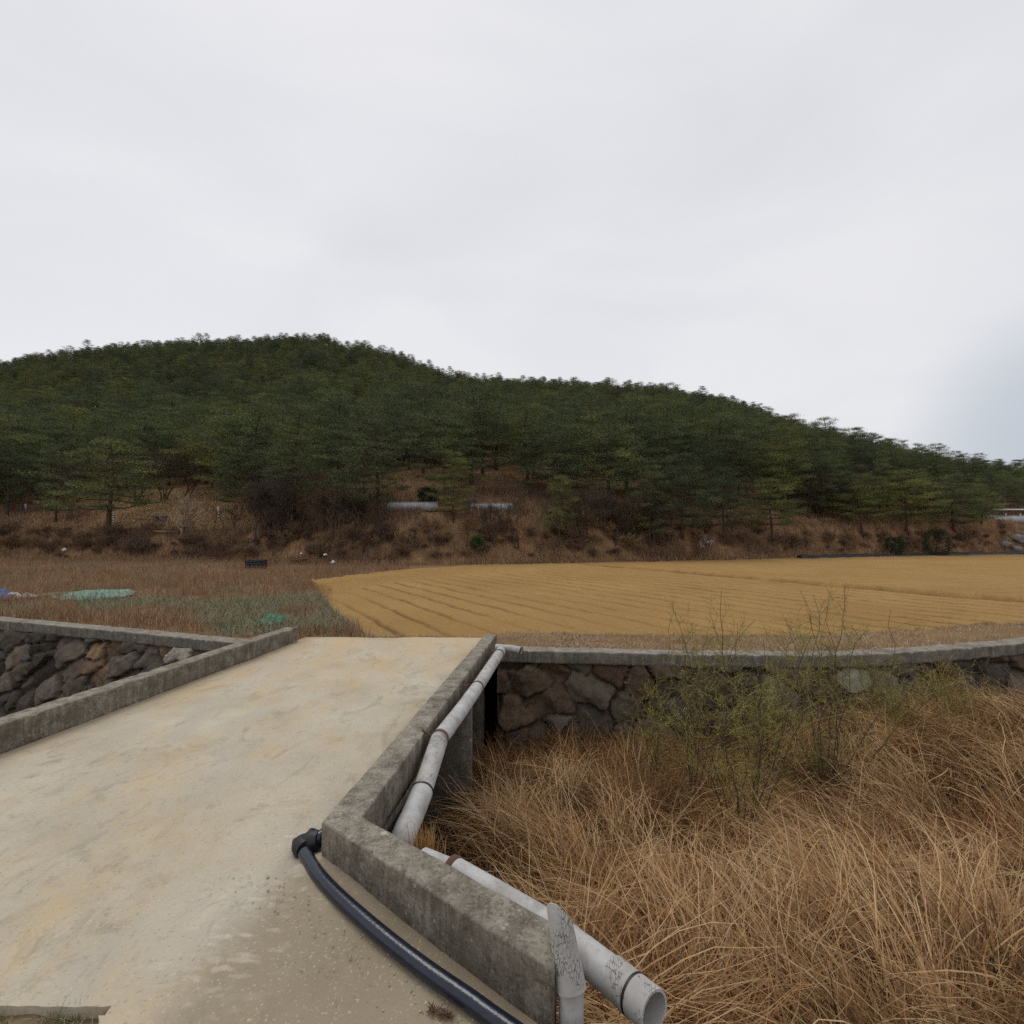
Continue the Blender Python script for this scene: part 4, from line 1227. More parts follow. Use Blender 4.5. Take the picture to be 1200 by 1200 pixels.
PINES = []
def build_forest():
    specs = [(101, 7.2, 2.3, 0.25, 1.0, 0.12), (102, 8.0, 2.1, 0.33, 1.0, 0.08), (103, 6.4, 2.5, 0.22, 1.05, 0.22), (104, 7.6, 2.0, 0.20, 1.0, 0.10), (105, 6.0, 2.2, 0.30, 1.0, 0.45)]
    for s in specs:
        tr, V, T, C = make_pine(*s)
        tm = acc_mesh(tr, 'pine_trunk', MT['bark'])
        o = mesh_np('pine_crown', V, T, MT['needle'], None, C)
        cm = o.data; bpy.data.objects.remove(o)
        PINES.append(([('trunk', tm), ('crown', cm)], s[1]))
    # the pines that stand alone along the foot of the hill, each placed from the photograph
    # px, base py, top py, variant, width factor, label
    solo = [
        (127, 624, 514, 4, 1.4, 'broad yellow green pine with a bare leaning trunk beside a striped white post'),
        (8, 606, 520, 0, 1.3, 'dark pine at the left edge of the terrace behind a white post'),
        (65, 612, 520, 3, 1.0, 'thin sombre pine between the two small white posts'),
        (294, 602, 520, 2, 1.5, 'spreading pine with a thin bare trunk on the grassy clearing'),
        (345, 615, 505, 1, 1.4, 'tall dense pine behind the tangle of bare brown trees'),
        (425, 612, 515, 4, 1.5, 'yellow tinged pine left of the pale roadside barrier'),
        (532, 612, 530, 3, 1.2, 'dark narrow pine right of the pale roadside barrier'),
        (655, 640, 556, 4, 0.75, 'slim young pine with a bare lower trunk above the field edge'),
        (762, 640, 545, 3, 1.1, 'conical dark green pine at the field edge beside bare brush'),
        (800, 632, 535, 2, 1.15, 'bushy pine behind the small white flowering tree'),
        (848, 632, 548, 0, 1.2, 'low branched pine just right of the white flowering tree'),
        (905, 634, 560, 4, 1.25, 'yellowish spreading pine above the right half of the field edge'),
        (1010, 626, 552, 1, 1.5, 'tall dark pine right of the reddish bare grove'),
        (1062, 624, 552, 0, 1.5, 'dense dark pine with boughs almost to the ground near the right end of the hill'),
        (1118, 622, 558, 2, 1.6, 'last large dark pine before the pale barrier at the right'),
        (1150, 614, 568, 3, 1.5, 'narrow pine at the very end of the wood beside the pale barrier'),
    ]
    taken = []
    for px, by, ty, v, wf, lab in solo:
        u = (px - 600) / 600
        # walk outward until the ground is seen at that height in the picture
        ys = np.linspace(float(Yfoot_s(u)) + 0.3, float(Yfoot_s(u)) + 22, 260)
        el = 600 - (zfar(np.full_like(ys, u), ys) - CAMZ) / ys * 600
        i = int(np.argmax(el <= by)) if (el <= by).any() else 60
        Y = ys[i]
        h = (by - ty) / 600 * Y
        parts, H = PINES[v]
        s = h / (H - 0.3)
        place(parts, 'pine_tree', (u * Y, Y, float(zfar(u, Y))), lab, 'pine tree', 'pines along the foot of the hill', rng.uniform(0, 6.28), (s * wf, s * wf, s))
        taken.append((u * Y, Y))
    # all other pines of the wood
    cand = []
    cell = {}
    def ok(x, y, d):
        ci, cj = int(x // 4), int(y // 4)
        for a in range(ci - 1, ci + 2):
            for b in range(cj - 1, cj + 2):
                for (qx, qy) in cell.get((a, b), ()):
                    if (qx - x) ** 2 + (qy - y) ** 2 < d * d: return False
        return True
    for (x, y) in taken: cell.setdefault((int(x // 4), int(y // 4)), []).append((x, y))
    N = 70000
    U = rng.uniform(-1.25, 1.25, N); yc = Ycrest(U)
    Yv = np.sqrt(rng.uniform(0, 1, N) * ((yc + 14) ** 2 - 40.0 ** 2) + 40.0 ** 2)
    Gn = fbm(U * Yv / 14, Yv / 14, 91, 2)
    for u, Y, g, yc_ in zip(U, Yv, Gn, yc):
        yf = float(Yfoot_s(u)); px = 600 + 600 * u
        if Y < yf + 5.0: continue
        e = Y - yf
        if px <= 130 and e < 9: continue
        if 130 < px < 310 and e < 14.5 + 2 * math.sin(px / 30): continue          # grassy clearing on the terrace
        if 440 < px < 660 and e < 7.5 + (6 if 455 < px < 518 or 558 < px < 636 else 0): continue
        if 660 <= px < 940 and e < 6: continue
        if px >= 940 and e < 5: continue
        if 310 <= px <= 440 and e < 8: continue
        x = u * Y
        if g < -0.60: continue
        if not ok(x, Y, (3.65 + 0.9 * g - 0.8 * max(0.0, min(1.0, (Y / yc_ - 0.55) / 0.35))) * (1 - 0.52 * min(1, max(0, (u - 0.3) / 0.4)))): continue
        cell.setdefault((int(x // 4), int(Y // 4)), []).append((x, Y))
        cand.append((x, Y, u))
    # which of them stand so low on the slope that they show largest
    cand.sort(key=lambda c: c[1] - (8 if abs(c[2]) < 1.02 else -100))
    inview = [c for c in cand if abs(c[2]) <= 1.03]
    ind = inview[:270]; ids = set(ind); rest = [c for c in cand if c not in ids]
    zone = lambda u, Y: ('left' if u < -0.33 else 'middle' if u < 0.33 else 'right')
    zl = {'left': 'dark green pine in the closed wood above the grassy clearing with white posts',
          'middle': 'dark green pine in the closed wood above the pale roadside barrier',
          'right': 'dark green pine in the closed wood above the far end of the ploughed field'}
    for (x, Y, u) in ind:
        parts, H = PINES[rng.choice(5, p=[0.27, 0.23, 0.2, 0.24, 0.06])]
        s = rng.uniform(0.85, 1.4) * float(uinterp(u, [(-1, 1.0), (0.3, 1.0), (0.6, 0.8), (0.8, 0.58), (1.0, 0.46)])); w = rng.uniform(1.15, 1.6) * float(uinterp(u, [(0.4, 1.0), (0.7, 0.78)]))
        place(parts, 'pine_tree', (x, Y, float(zfar(u, Y))), zl[zone(u, Y)], 'pine tree', 'pines of the closed wood, ' + zone(u, Y) + ' part', rng.uniform(0, 6.28), (s * w, s * w, s))
    # the rest as one mass
    ra = np.array(rest); XYZ = np.stack([ra[:, 0], ra[:, 1], zfar(ra[:, 2], ra[:, 1])], 1)
    me = bpy.data.meshes.new('pine_wood')
    me.vertices.add(len(XYZ)); me.vertices.foreach_set('co', XYZ.astype(np.float32).ravel())
    near_crest = sstep(0.45, 0.9, ra[:, 1] / Ycrest(ra[:, 2]))
    h_ = rng.uniform(0.85, 1.4, len(ra)) * (1 - 0.34 * near_crest) * uinterp(ra[:, 2], [(-1, 1.0), (0.3, 1.0), (0.6, 0.78), (0.8, 0.58), (1.0, 0.46)])
    h_ = h_ * np.where(rng.uniform(0, 1, len(ra)) < 0.12, 1.22, 1.0) * np.where(rng.uniform(0, 1, len(ra)) < 0.2, 0.78, 1.0)
    w_ = h_ * rng.uniform(1.05, 1.6, len(ra)) * uinterp(ra[:, 2], [(0.4, 1.0), (0.7, 0.78)])
    at_ = me.attributes.new('size', 'FLOAT_VECTOR', 'POINT')
    at_.data.foreach_set('vector', np.stack([w_, w_, h_], 1).astype(np.float32).ravel())
    me.update()
    wood = bpy.data.objects.new('pine_wood', me); COL.objects.link(wood)
    tag(wood, 'dense dark pine wood covering the upper hillside to the skyline', 'wood', kind='stuff')
    src = []
    k = 0
    for o in bpy.data.objects:
        if o.name.startswith('pine_tree') and o.parent is None: src.append(o)
    byv = {}
    for o in src:
        ch = list(o.children); byv.setdefault(ch[0].data.name, ch)
    ng = bpy.data.node_groups.new('pine_wood', 'GeometryNodeTree')
    ng.interface.new_socket('Geometry', in_out='INPUT', socket_type='NodeSocketGeometry')
    ng.interface.new_socket('Geometry', in_out='OUTPUT', socket_type='NodeSocketGeometry')
    gi = ng.nodes.new('NodeGroupInput'); go = ng.nodes.new('NodeGroupOutput')
    jo = ng.nodes.new('GeometryNodeJoinGeometry')
    for ch in byv.values():
        j2 = ng.nodes.new('GeometryNodeJoinGeometry')
        for c in ch:
            oi = ng.nodes.new('GeometryNodeObjectInfo'); oi.inputs['Object'].default_value = c; oi.transform_space = 'ORIGINAL'
            ng.links.new(oi.outputs['Geometry'], j2.inputs[0])
        g2 = ng.nodes.new('GeometryNodeGeometryToInstance')
        ng.links.new(j2.outputs[0], g2.inputs[0]); ng.links.new(g2.outputs[0], jo.inputs[0])
    ip = ng.nodes.new('GeometryNodeInstanceOnPoints')
    ng.links.new(gi.outputs[0], ip.inputs['Points']); ng.links.new(jo.outputs[0], ip.inputs['Instance'])
    ip.inputs['Pick Instance'].default_value = True
    ri = ng.nodes.new('FunctionNodeRandomValue'); ri.data_type = 'INT'
    ri.inputs[4].default_value = 0; ri.inputs[5].default_value = 4
    ng.links.new(ri.outputs[2], ip.inputs['Instance Index'])
    rr = ng.nodes.new('FunctionNodeRandomValue'); rr.data_type = 'FLOAT_VECTOR'; rr.inputs[0].default_value = (-0.06, -0.06, 0); rr.inputs[1].default_value = (0.06, 0.06, 6.28); rr.inputs['Seed'].default_value = 3
    ng.links.new(rr.outputs[0], ip.inputs['Rotation'])
    sz = ng.nodes.new('GeometryNodeInputNamedAttribute'); sz.data_type = 'FLOAT_VECTOR'; sz.inputs['Name'].default_value = 'size'
    ng.links.new(sz.outputs[0], ip.inputs['Scale'])
    ng.links.new(ip.outputs[0], go.inputs[0])
    md = wood.modifiers.new('scatter', 'NODES'); md.node_group = ng
    print('pines: single', len(ind) + len(solo), 'mass', len(rest))

def ground_at(px, py, lim=24):
    u = (px - 600) / 600
    ys = np.linspace(float(Yfoot_s(u)) - 0.5, float(Yfoot_s(u)) + lim, 500)
    el = 600 - (zfar(np.full_like(ys, u), ys) - CAMZ) / ys * 600
    i = int(np.argmax(el <= py)) if (el <= py).any() else 100
    Y = float(ys[i])
    return u, Y, float(zfar(u, Y))

def build_bare_trees():
    protos = []
    for (sd, H, st, sp, dp, col, r0) in ((201, 5.0, 1, 0.4, 5, (0.10, 0.072, 0.055), 0.07), (202, 5.0, 4, 0.6, 5, (0.095, 0.07, 0.055), 0.075), (203, 4.4, 2, 0.4, 5, (0.085, 0.06, 0.048), 0.06),
                                        (204, 1.8, 9, 0.9, 4, (0.20, 0.125, 0.082), 0.02), (205, 1.5, 11, 1.1, 4, (0.16, 0.10, 0.07), 0.018), (206, 1.7, 10, 0.8, 4, (0.24, 0.16, 0.10), 0.018), (212, 5.2, 5, 0.62, 4, (0.30, 0.225, 0.17), 0.13)):
        a, f = make_bare(sd, H, st, sp, dp, col, r0, 0.011 if H > 3 else 0.0085)
        protos.append(([('trunk' if H > 3 else 'stem', acc_mesh(a, 'bare_trunk', MT['twig'])), ('twigs', acc_mesh(f, 'bare_twigs', MT['twig']))], H))
    def put(px, by, hpx, v, name, lab, cat, group=None, wf=1.0, lim=24):
        u, Y, z = ground_at(px, by, lim)
        parts, H = protos[v]
        s = hpx / 600 * Y / (H * 1.05)
        return place(parts, name, (u * Y, Y, z - 0.02), lab, cat, group, rng.uniform(0, 6.28), (s * wf, s * wf, s))
    G = 'bare trees at the foot of the hill'
    put(213, 628, 64, 6, 'bare_tree', 'bare tree forking low into pale spreading limbs in front of the grassy clearing', 'bare tree', G, 1.2)
    put(250, 622, 45, 0, 'bare_tree', 'small leafless sapling beside the white post in the clearing', 'bare tree', G)
    put(272, 622, 38, 2, 'bare_tree', 'short leafless sapling just left of the dark brush tangle', 'bare tree', G)
    put(548, 640, 85, 0, 'bare_tree', 'tall thin leafless tree right of the dark narrow pine', 'bare tree', G, 0.8)
    put(605, 642, 82, 2, 'bare_tree', 'leafless twin stemmed tree in front of the reddish bank', 'bare tree', G, 0.9)
    put(580, 640, 70, 1, 'bare_tree', 'lower leafless tree standing between two taller bare trees', 'bare tree', G, 0.7)
    put(990, 600, 66, 1, 'bare_tree', 'reddish many limbed bare tree in a gap among dark pines', 'bare tree', G, 1.1)
    put(960, 604, 60, 2, 'bare_tree', 'grey bare tree at the left of the gap among dark pines', 'bare tree', G)
    for k in range(13):
        put(305 + k * 12 + rng.uniform(-5, 5), 622 + rng.uniform(0, 14), rng.uniform(58, 92), int(rng.choice([0, 1, 2])), 'bare_tree', 'leafless dark tree in the dense brown tangle below the spreading pine', 'bare tree', 'bare trees of the dark tangle', 1.15)
    for k in range(14):
        put(668 + k * 8 + rng.uniform(-5, 5), 622 + rng.uniform(-6, 16), rng.uniform(45, 75), int(rng.choice([0, 1, 2])), 'bare_tree', 'leafless brown tree in the thicket right of the slim young pine', 'bare tree', 'bare trees of the brown thicket', 1.0)
    for k in range(10):
        put(10 + k * 22 + rng.uniform(-9, 9), 588 + rng.uniform(-6, 8), rng.uniform(50, 85), int(rng.choice([0, 1, 2])), 'bare_tree', 'leafless brown tree at the shaded wood edge behind the terrace', 'bare tree', 'bare trees of the wood edge', 1.2)
    for (cx_, cy_, n_) in ((232, 540, 6), (45, 535, 7), (700, 500, 4), (305, 480, 4), (860, 560, 3)):
        for k in range(n_):
            put(cx_ + rng.uniform(-38, 38), cy_ + rng.uniform(-14, 16), rng.uniform(30, 48), int(rng.choice([0, 1, 2])), 'bare_tree', 'leafless brown tree among the pines on the slope above', 'bare tree', 'bare trees within the pine wood', 1.25, 130)
    for px in (12, 38, 44, 182, 236, 300, 342, 426, 470, 478, 540, 586, 660, 735, 812, 838, 906, 1040, 1092, 1140):
        u = (px - 600) / 600; Y = float(Ycrest(u)) - 1.0
        parts, H = protos[int(rng.choice([0, 2]))]
        s = rng.uniform(13, 19) / 600 * Y / H
        place(parts, 'bare_tree', (u * Y, Y, float(zfar(u, Y))), 'thin leafless sapling standing up against the sky on the ridge', 'bare tree', 'saplings on the skyline', rng.uniform(0, 6.28), (s * 0.6, s * 0.6, s))
    for k in range(8):
        put(935 + k * 10 + rng.uniform(-6, 6), 606 + rng.uniform(-6, 10), rng.uniform(30, 60), int(rng.choice([0, 1, 2])), 'bare_tree', 'leafless tree among the dark pines above the right end of the field', 'bare tree', 'bare trees among the right pines', 1.0)
    # brush along the bank
    n = 0
    for px in np.arange(-40, 1190, 15.0):
        x = px + rng.uniform(-6, 6)
        foot = float(np.interp(x, [0, 330, 450, 560, 700, 850, 1000, 1100, 1200], [656, 658, 662, 658, 655, 652, 649, 647, 642]))
        for rep in range(4):
            by = foot - 1 - rng.uniform(0, 1) ** 0.8 * 34 * (1 if x < 900 else 0.6)
            if rng.uniform() < (0.12 if x < 440 else 0.30): continue
            if 140 < x < 330 and by < foot - 22: continue
            z = 'the left terrace' if x < 300 else 'the dark bare tangle' if x < 450 else 'the pale roadside barrier' if x < 640 else 'the brown thicket' if x < 860 else 'the right pines'
            put(x, by, rng.choice([rng.uniform(7, 14), rng.uniform(12, 30)]) * (1.0 if x < 900 else 0.7), int(rng.choice([3, 4, 5])), 'bare_shrub', 'leafless brown shrub on the bank below ' + z, 'shrub', 'bare shrubs on the bank below ' + z, rng.uniform(0.8, 1.9))
            n += 1
    print('shrubs', n)
    # blossom
    a, f = make_bare(230, 2.4, 3, 0.7, 4, (0.14, 0.11, 0.09), 0.03, 0.007)
    u, Y, z = ground_at(832, 648)
    root = empty('blossom_tree', (u * Y, Y, z), 'small tree in white blossom at the field edge in front of dark pines', 'flowering tree')
    s = 25 / 600 * Y / 2.4
    root.scale = (s, s, s)
    me = acc_mesh(a, 'trunk', MT['twig']); link('trunk', me, None, root)
    me = acc_mesh(f, 'twigs', MT['twig']); link('twigs', me, None, root)
    tips = np.concatenate(f.V)[::7]
    tips = tips[rng.uniform(0, 1, len(tips)) < 0.35]
    m = len(tips); dr = rng.normal(0, 1, (m, 3)) * 0.05; sd = rng.normal(0, 1, (m, 3)) * 0.05
    V = np.stack([tips - sd, tips + sd, tips + dr + np.array([0, 0, 0.05])], 1).reshape(-1, 3)
    mesh_np('blossoms', V, np.arange(m * 3).reshape(-1, 3), MT['leaf'], root, np.full((m * 3, 3), 0.62))
    # a few evergreen bushes on the bank
    for px, by, h, lab in ((1098, 652, 30, 'round dark green evergreen bush at the right end of the field'), (1048, 650, 20, 'low green evergreen bush left of the round dark bush'),
                           (560, 643, 14, 'small fresh green bush on the bank below the dark narrow pine'), (502, 592, 22, 'clipped dark bush standing behind the pale roadside barrier')):
        u, Y, z = ground_at(px, by)
        hh = h / 600 * Y
        root = empty('evergreen_bush', (u * Y, Y, z), lab, 'bush', 'evergreen bushes')
        m = 1700
        d = rng.normal(0, 1, (m, 3)); d /= np.linalg.norm(d, axis=1, keepdims=True)
        lob = 1 + 0.25 * np.sin(d[:, 0] * 5 + px) * np.cos(d[:, 1] * 4)
        c = d * (0.5 + 0.5 * rng.uniform(0, 1, (m, 1)) ** 0.4) * lob[:, None] * np.array([0.5, 0.5, 0.52]) * hh + np.array([0, 0, 0.5 * hh])
        dr = d + rng.normal(0, 0.6, (m, 3)); sd = np.cross(dr, rng.normal(0, 1, (m, 3))); sd /= np.linalg.norm(sd, axis=1, keepdims=True)
        V = np.stack([c - sd * 0.035, c + sd * 0.035, c + dr * 0.12], 1).reshape(-1, 3)
        cc = np.array([0.035, 0.055, 0.02]) if 'fresh' not in lab else np.array([0.07, 0.11, 0.03])
        mesh_np('foliage', V, np.arange(m * 3).reshape(-1, 3), MT['needle'], root, np.repeat(cc * rng.uniform(0.7, 1.4, (m, 1)), 3, 0))
        a = Acc(); tube(a, [(0, 0, -0.1), (0.02, 0, 0.3 * hh), (0, 0.02, 0.75 * hh)], [0.05, 0.04, 0.015], 6); a.build('stem', MT['bark'], root)

# ------------------------------------------------------------------ green-yellow shrubs in the channel
def build_willow(px, Y, htop, seed, width, lab, nstem=7):
    rg = np.random.default_rng(seed)
    u = (px - 600) / 600
    X = u * Y
    z0 = float(zmound(np.array([X]), np.array([Y]))[0])
    root = empty('willow_shrub', (X, Y, z0), lab, 'shrub', 'budding shrubs in the stream channel')
    st, tw, lf = Acc(), Acc(), []
    zt = CAMZ - (htop - 600) / 600 * Y - z0
    lc = []
    for s in range(nstem):
        an = rg.uniform(0, 6.28); k = 14; t = np.linspace(0, 1, k)
        Hs = zt * (1.0 if s == 0 else rg.uniform(0.62, 1.03)); reach = width * rg.uniform(0.1, 0.9)
        wig = 0.06 * np.cumsum(rg.normal(0, 1, (k, 2)), 0) * t[:, None]
        P = np.stack([np.cos(an) * reach * t ** 1.1 + wig[:, 0], np.sin(an) * reach * 0.8 * t ** 1.1 + wig[:, 1], -0.1 + (Hs + 0.1) * (t * 0.9 + 0.1 * t ** 0.5)], 1)
        tube(st, P, np.linspace(0.0105, 0.0025, k), 5, (0.115, 0.082, 0.052), cap=False)
        for b in range(rg.integers(15, 24)):
            q = rg.uniform(0.15, 0.98); o = np.array([np.interp(q, t, P[:, i]) for i in range(3)])
            a2 = rg.uniform(0, 6.28); L = rg.uniform(0.22, 0.85) * (1.2 - 0.6 * q); el = rg.uniform(0.2, 1.35)
            d = np.array([math.cos(a2) * math.cos(el), math.sin(a2) * math.cos(el), math.sin(el)])
            tt = np.linspace(0, 1, 6)
            B = o + d * (L * tt)[:, None] + np.array([0, 0, 1]) * (rg.uniform(-0.15, 0.2) * L * tt ** 2)[:, None] + np.cumsum(rg.normal(0, 0.014, (6, 3)), 0)
            g = rg.uniform() < 0.75
            tube(tw, B, np.linspace(0.0036, 0.0014, 6), 3, (0.25, 0.205, 0.075) if g else (0.13, 0.095, 0.055), cap=False)
            for s2 in range(rg.integers(3, 7)):
                q2 = rg.uniform(0.2, 1); o2 = np.array([np.interp(q2, tt, B[:, i]) for i in range(3)])
                d2 = d + rg.normal(0, 0.6, 3); d2 /= np.linalg.norm(d2); L2 = rg.uniform(0.07, 0.24)
                tube(tw, [o2, o2 + d2 * L2 * 0.5 + rg.normal(0, 0.012, 3), o2 + d2 * L2], [0.0026, 0.002, 0.0012], 3, (0.27, 0.23, 0.075), cap=False)
                m = rg.integers(2, 6)
                pp = o2 + d2 * (L2 * rg.uniform(0.1, 1, (m, 1)))
                dr = rg.normal(0, 1, (m, 3)) + d2; dr /= np.linalg.norm(dr, axis=1, keepdims=True)
                sd = np.cross(dr, rg.normal(0, 1, (m, 3))); sd /= np.linalg.norm(sd, axis=1, keepdims=True)
                ln = rg.uniform(0.010, 0.027, (m, 1))
                lf.append(np.stack([pp, pp + dr * ln * .5 + sd * ln * 0.22, pp + dr * ln, pp + dr * ln * .5 - sd * ln * 0.22], 1).reshape(-1, 3))
                lc.append(np.repeat(np.array([0.36, 0.30, 0.085]) * rg.uniform(0.7, 1.3, (m, 1)), 4, 0))
    st.build('stem', MT['twig'], root)
    tw.build('twigs', MT['twig'], root)
    V = np.concatenate(lf); mesh_np('leaf_buds', V, np.arange(len(V)).reshape(-1, 4), MT['leaf'], root, np.concatenate(lc))

def build_shrubs():
    build_willow(872, 6.3, 690, 301, 1.2, 'tallest budding shrub with thin dark stems rising from the dead reed grass', 11)
    build_willow(970, 7.4, 706, 302, 1.2, 'budding yellow green shrub with one straight tall stem beside the pale wall stone', 10)
    build_willow(815, 7.7, 728, 303, 0.9, 'thin budding shrub at the left of the cluster before the grey wall', 9)
    build_willow(905, 8.4, 752, 304, 1.3, 'low spreading yellow green shrub at the wall foot behind the tallest shrub', 12)
    build_willow(1035, 8.4, 765, 305, 1.2, 'bushy low budding shrub against the wall right of the tall shrubs', 11)
    build_willow(1110, 8.7, 795, 307, 0.9, 'sparse low shrub in the reeds near the right end of the wall', 6)
    build_willow(770, 8.3, 790, 308, 0.6, 'small sparse shrub at the far left of the budding cluster', 5)

# ------------------------------------------------------------------ small things
def rock_mesh(seed, size, flat=0.7):
    bm = bmesh.new()
    bmesh.ops.create_icosphere(bm, subdivisions=3, radius=1.0)
    rg = np.random.default_rng(seed)
    planes = rg.normal(0, 1, (9, 3)); planes /= np.linalg.norm(planes, axis=1, keepdims=True)
    dd = rg.uniform(0.55, 0.9, 9)
    for v in bm.verts:
        p = np.array(v.co)
        for n, d in zip(planes, dd):
            e = p.dot(n) - d
            if e > 0: p = p - n * e
        p = p * (1 + 0.05 * math.sin(p[0] * 9 + seed) * math.sin(p[1] * 8))
        v.co = Vector(p * size) * 1.0
        v.co.z *= flat
    me = bpy.data.meshes.new('rock'); bm.to_mesh(me); bm.free()
    return me

def cloth_heap(name, ctr, rx, ry, h, seed, mat, parent=None):
    """a crumpled sheet lying on the ground"""
    n = 60
    a = np.linspace(-1, 1, n)
    X, Y = np.meshgrid(a, a)
    r = np.hypot(X, Y) + 0.25 * fbm(X * 1.6 + seed, Y * 1.6, seed, 3)
    z = h * (np.clip(1 - r, 0, 1) ** 0.55) * (0.65 + 0.5 * fbm(X * 2.4, Y * 2.4, seed + 1, 3)) + 0.05 * h * np.abs(fbm(X * 8, Y * 8, seed + 2, 3))
    F = grid_faces(n, n)
    keep = (r.ravel()[F] < 1.0).all(1)
    V = np.stack([X * rx, Y * ry, z + 0.03], -1).reshape(-1, 3)
    o = mesh_np(name, V, F[keep], mat, parent, None, True)
    md = o.modifiers.new('thick', 'SOLIDIFY'); md.thickness = 0.012
    if parent is None: o.location = ctr
    return o

def box(acc, c, s, rz=0.0, ch=0.0, rx=0.0):
    bm = bmesh.new(); bmesh.ops.create_cube(bm, size=1.0)
    for v in bm.verts: v.co = Vector((v.co.x * s[0], v.co.y * s[1], v.co.z * s[2]))
    if ch > 0: bmesh.ops.bevel(bm, geom=bm.edges[:], offset=ch, segments=2, affect='EDGES')
    M_ = Matrix.Translation(Vector(c)) @ Matrix.Rotation(rz, 4, 'Z') @ Matrix.Rotation(rx, 4, 'X')
    bmesh.ops.transform(bm, matrix=M_, verts=bm.verts)
    bmesh.ops.triangulate(bm, faces=bm.faces[:])
    bm.verts.index_update()
    acc.add(np.array([v.co[:] for v in bm.verts]), None, np.array([[v.index for v in f.verts] for f in bm.faces]))
    bm.free()

def plain_at(px, py):
    v = (py - 600) / 600
    Y = (2.71 - 0.035 * 10.2) / (v - 0.035)
    return Vector(((px - 600) / 600 * Y, Y, float(zplain(Y)))), Y

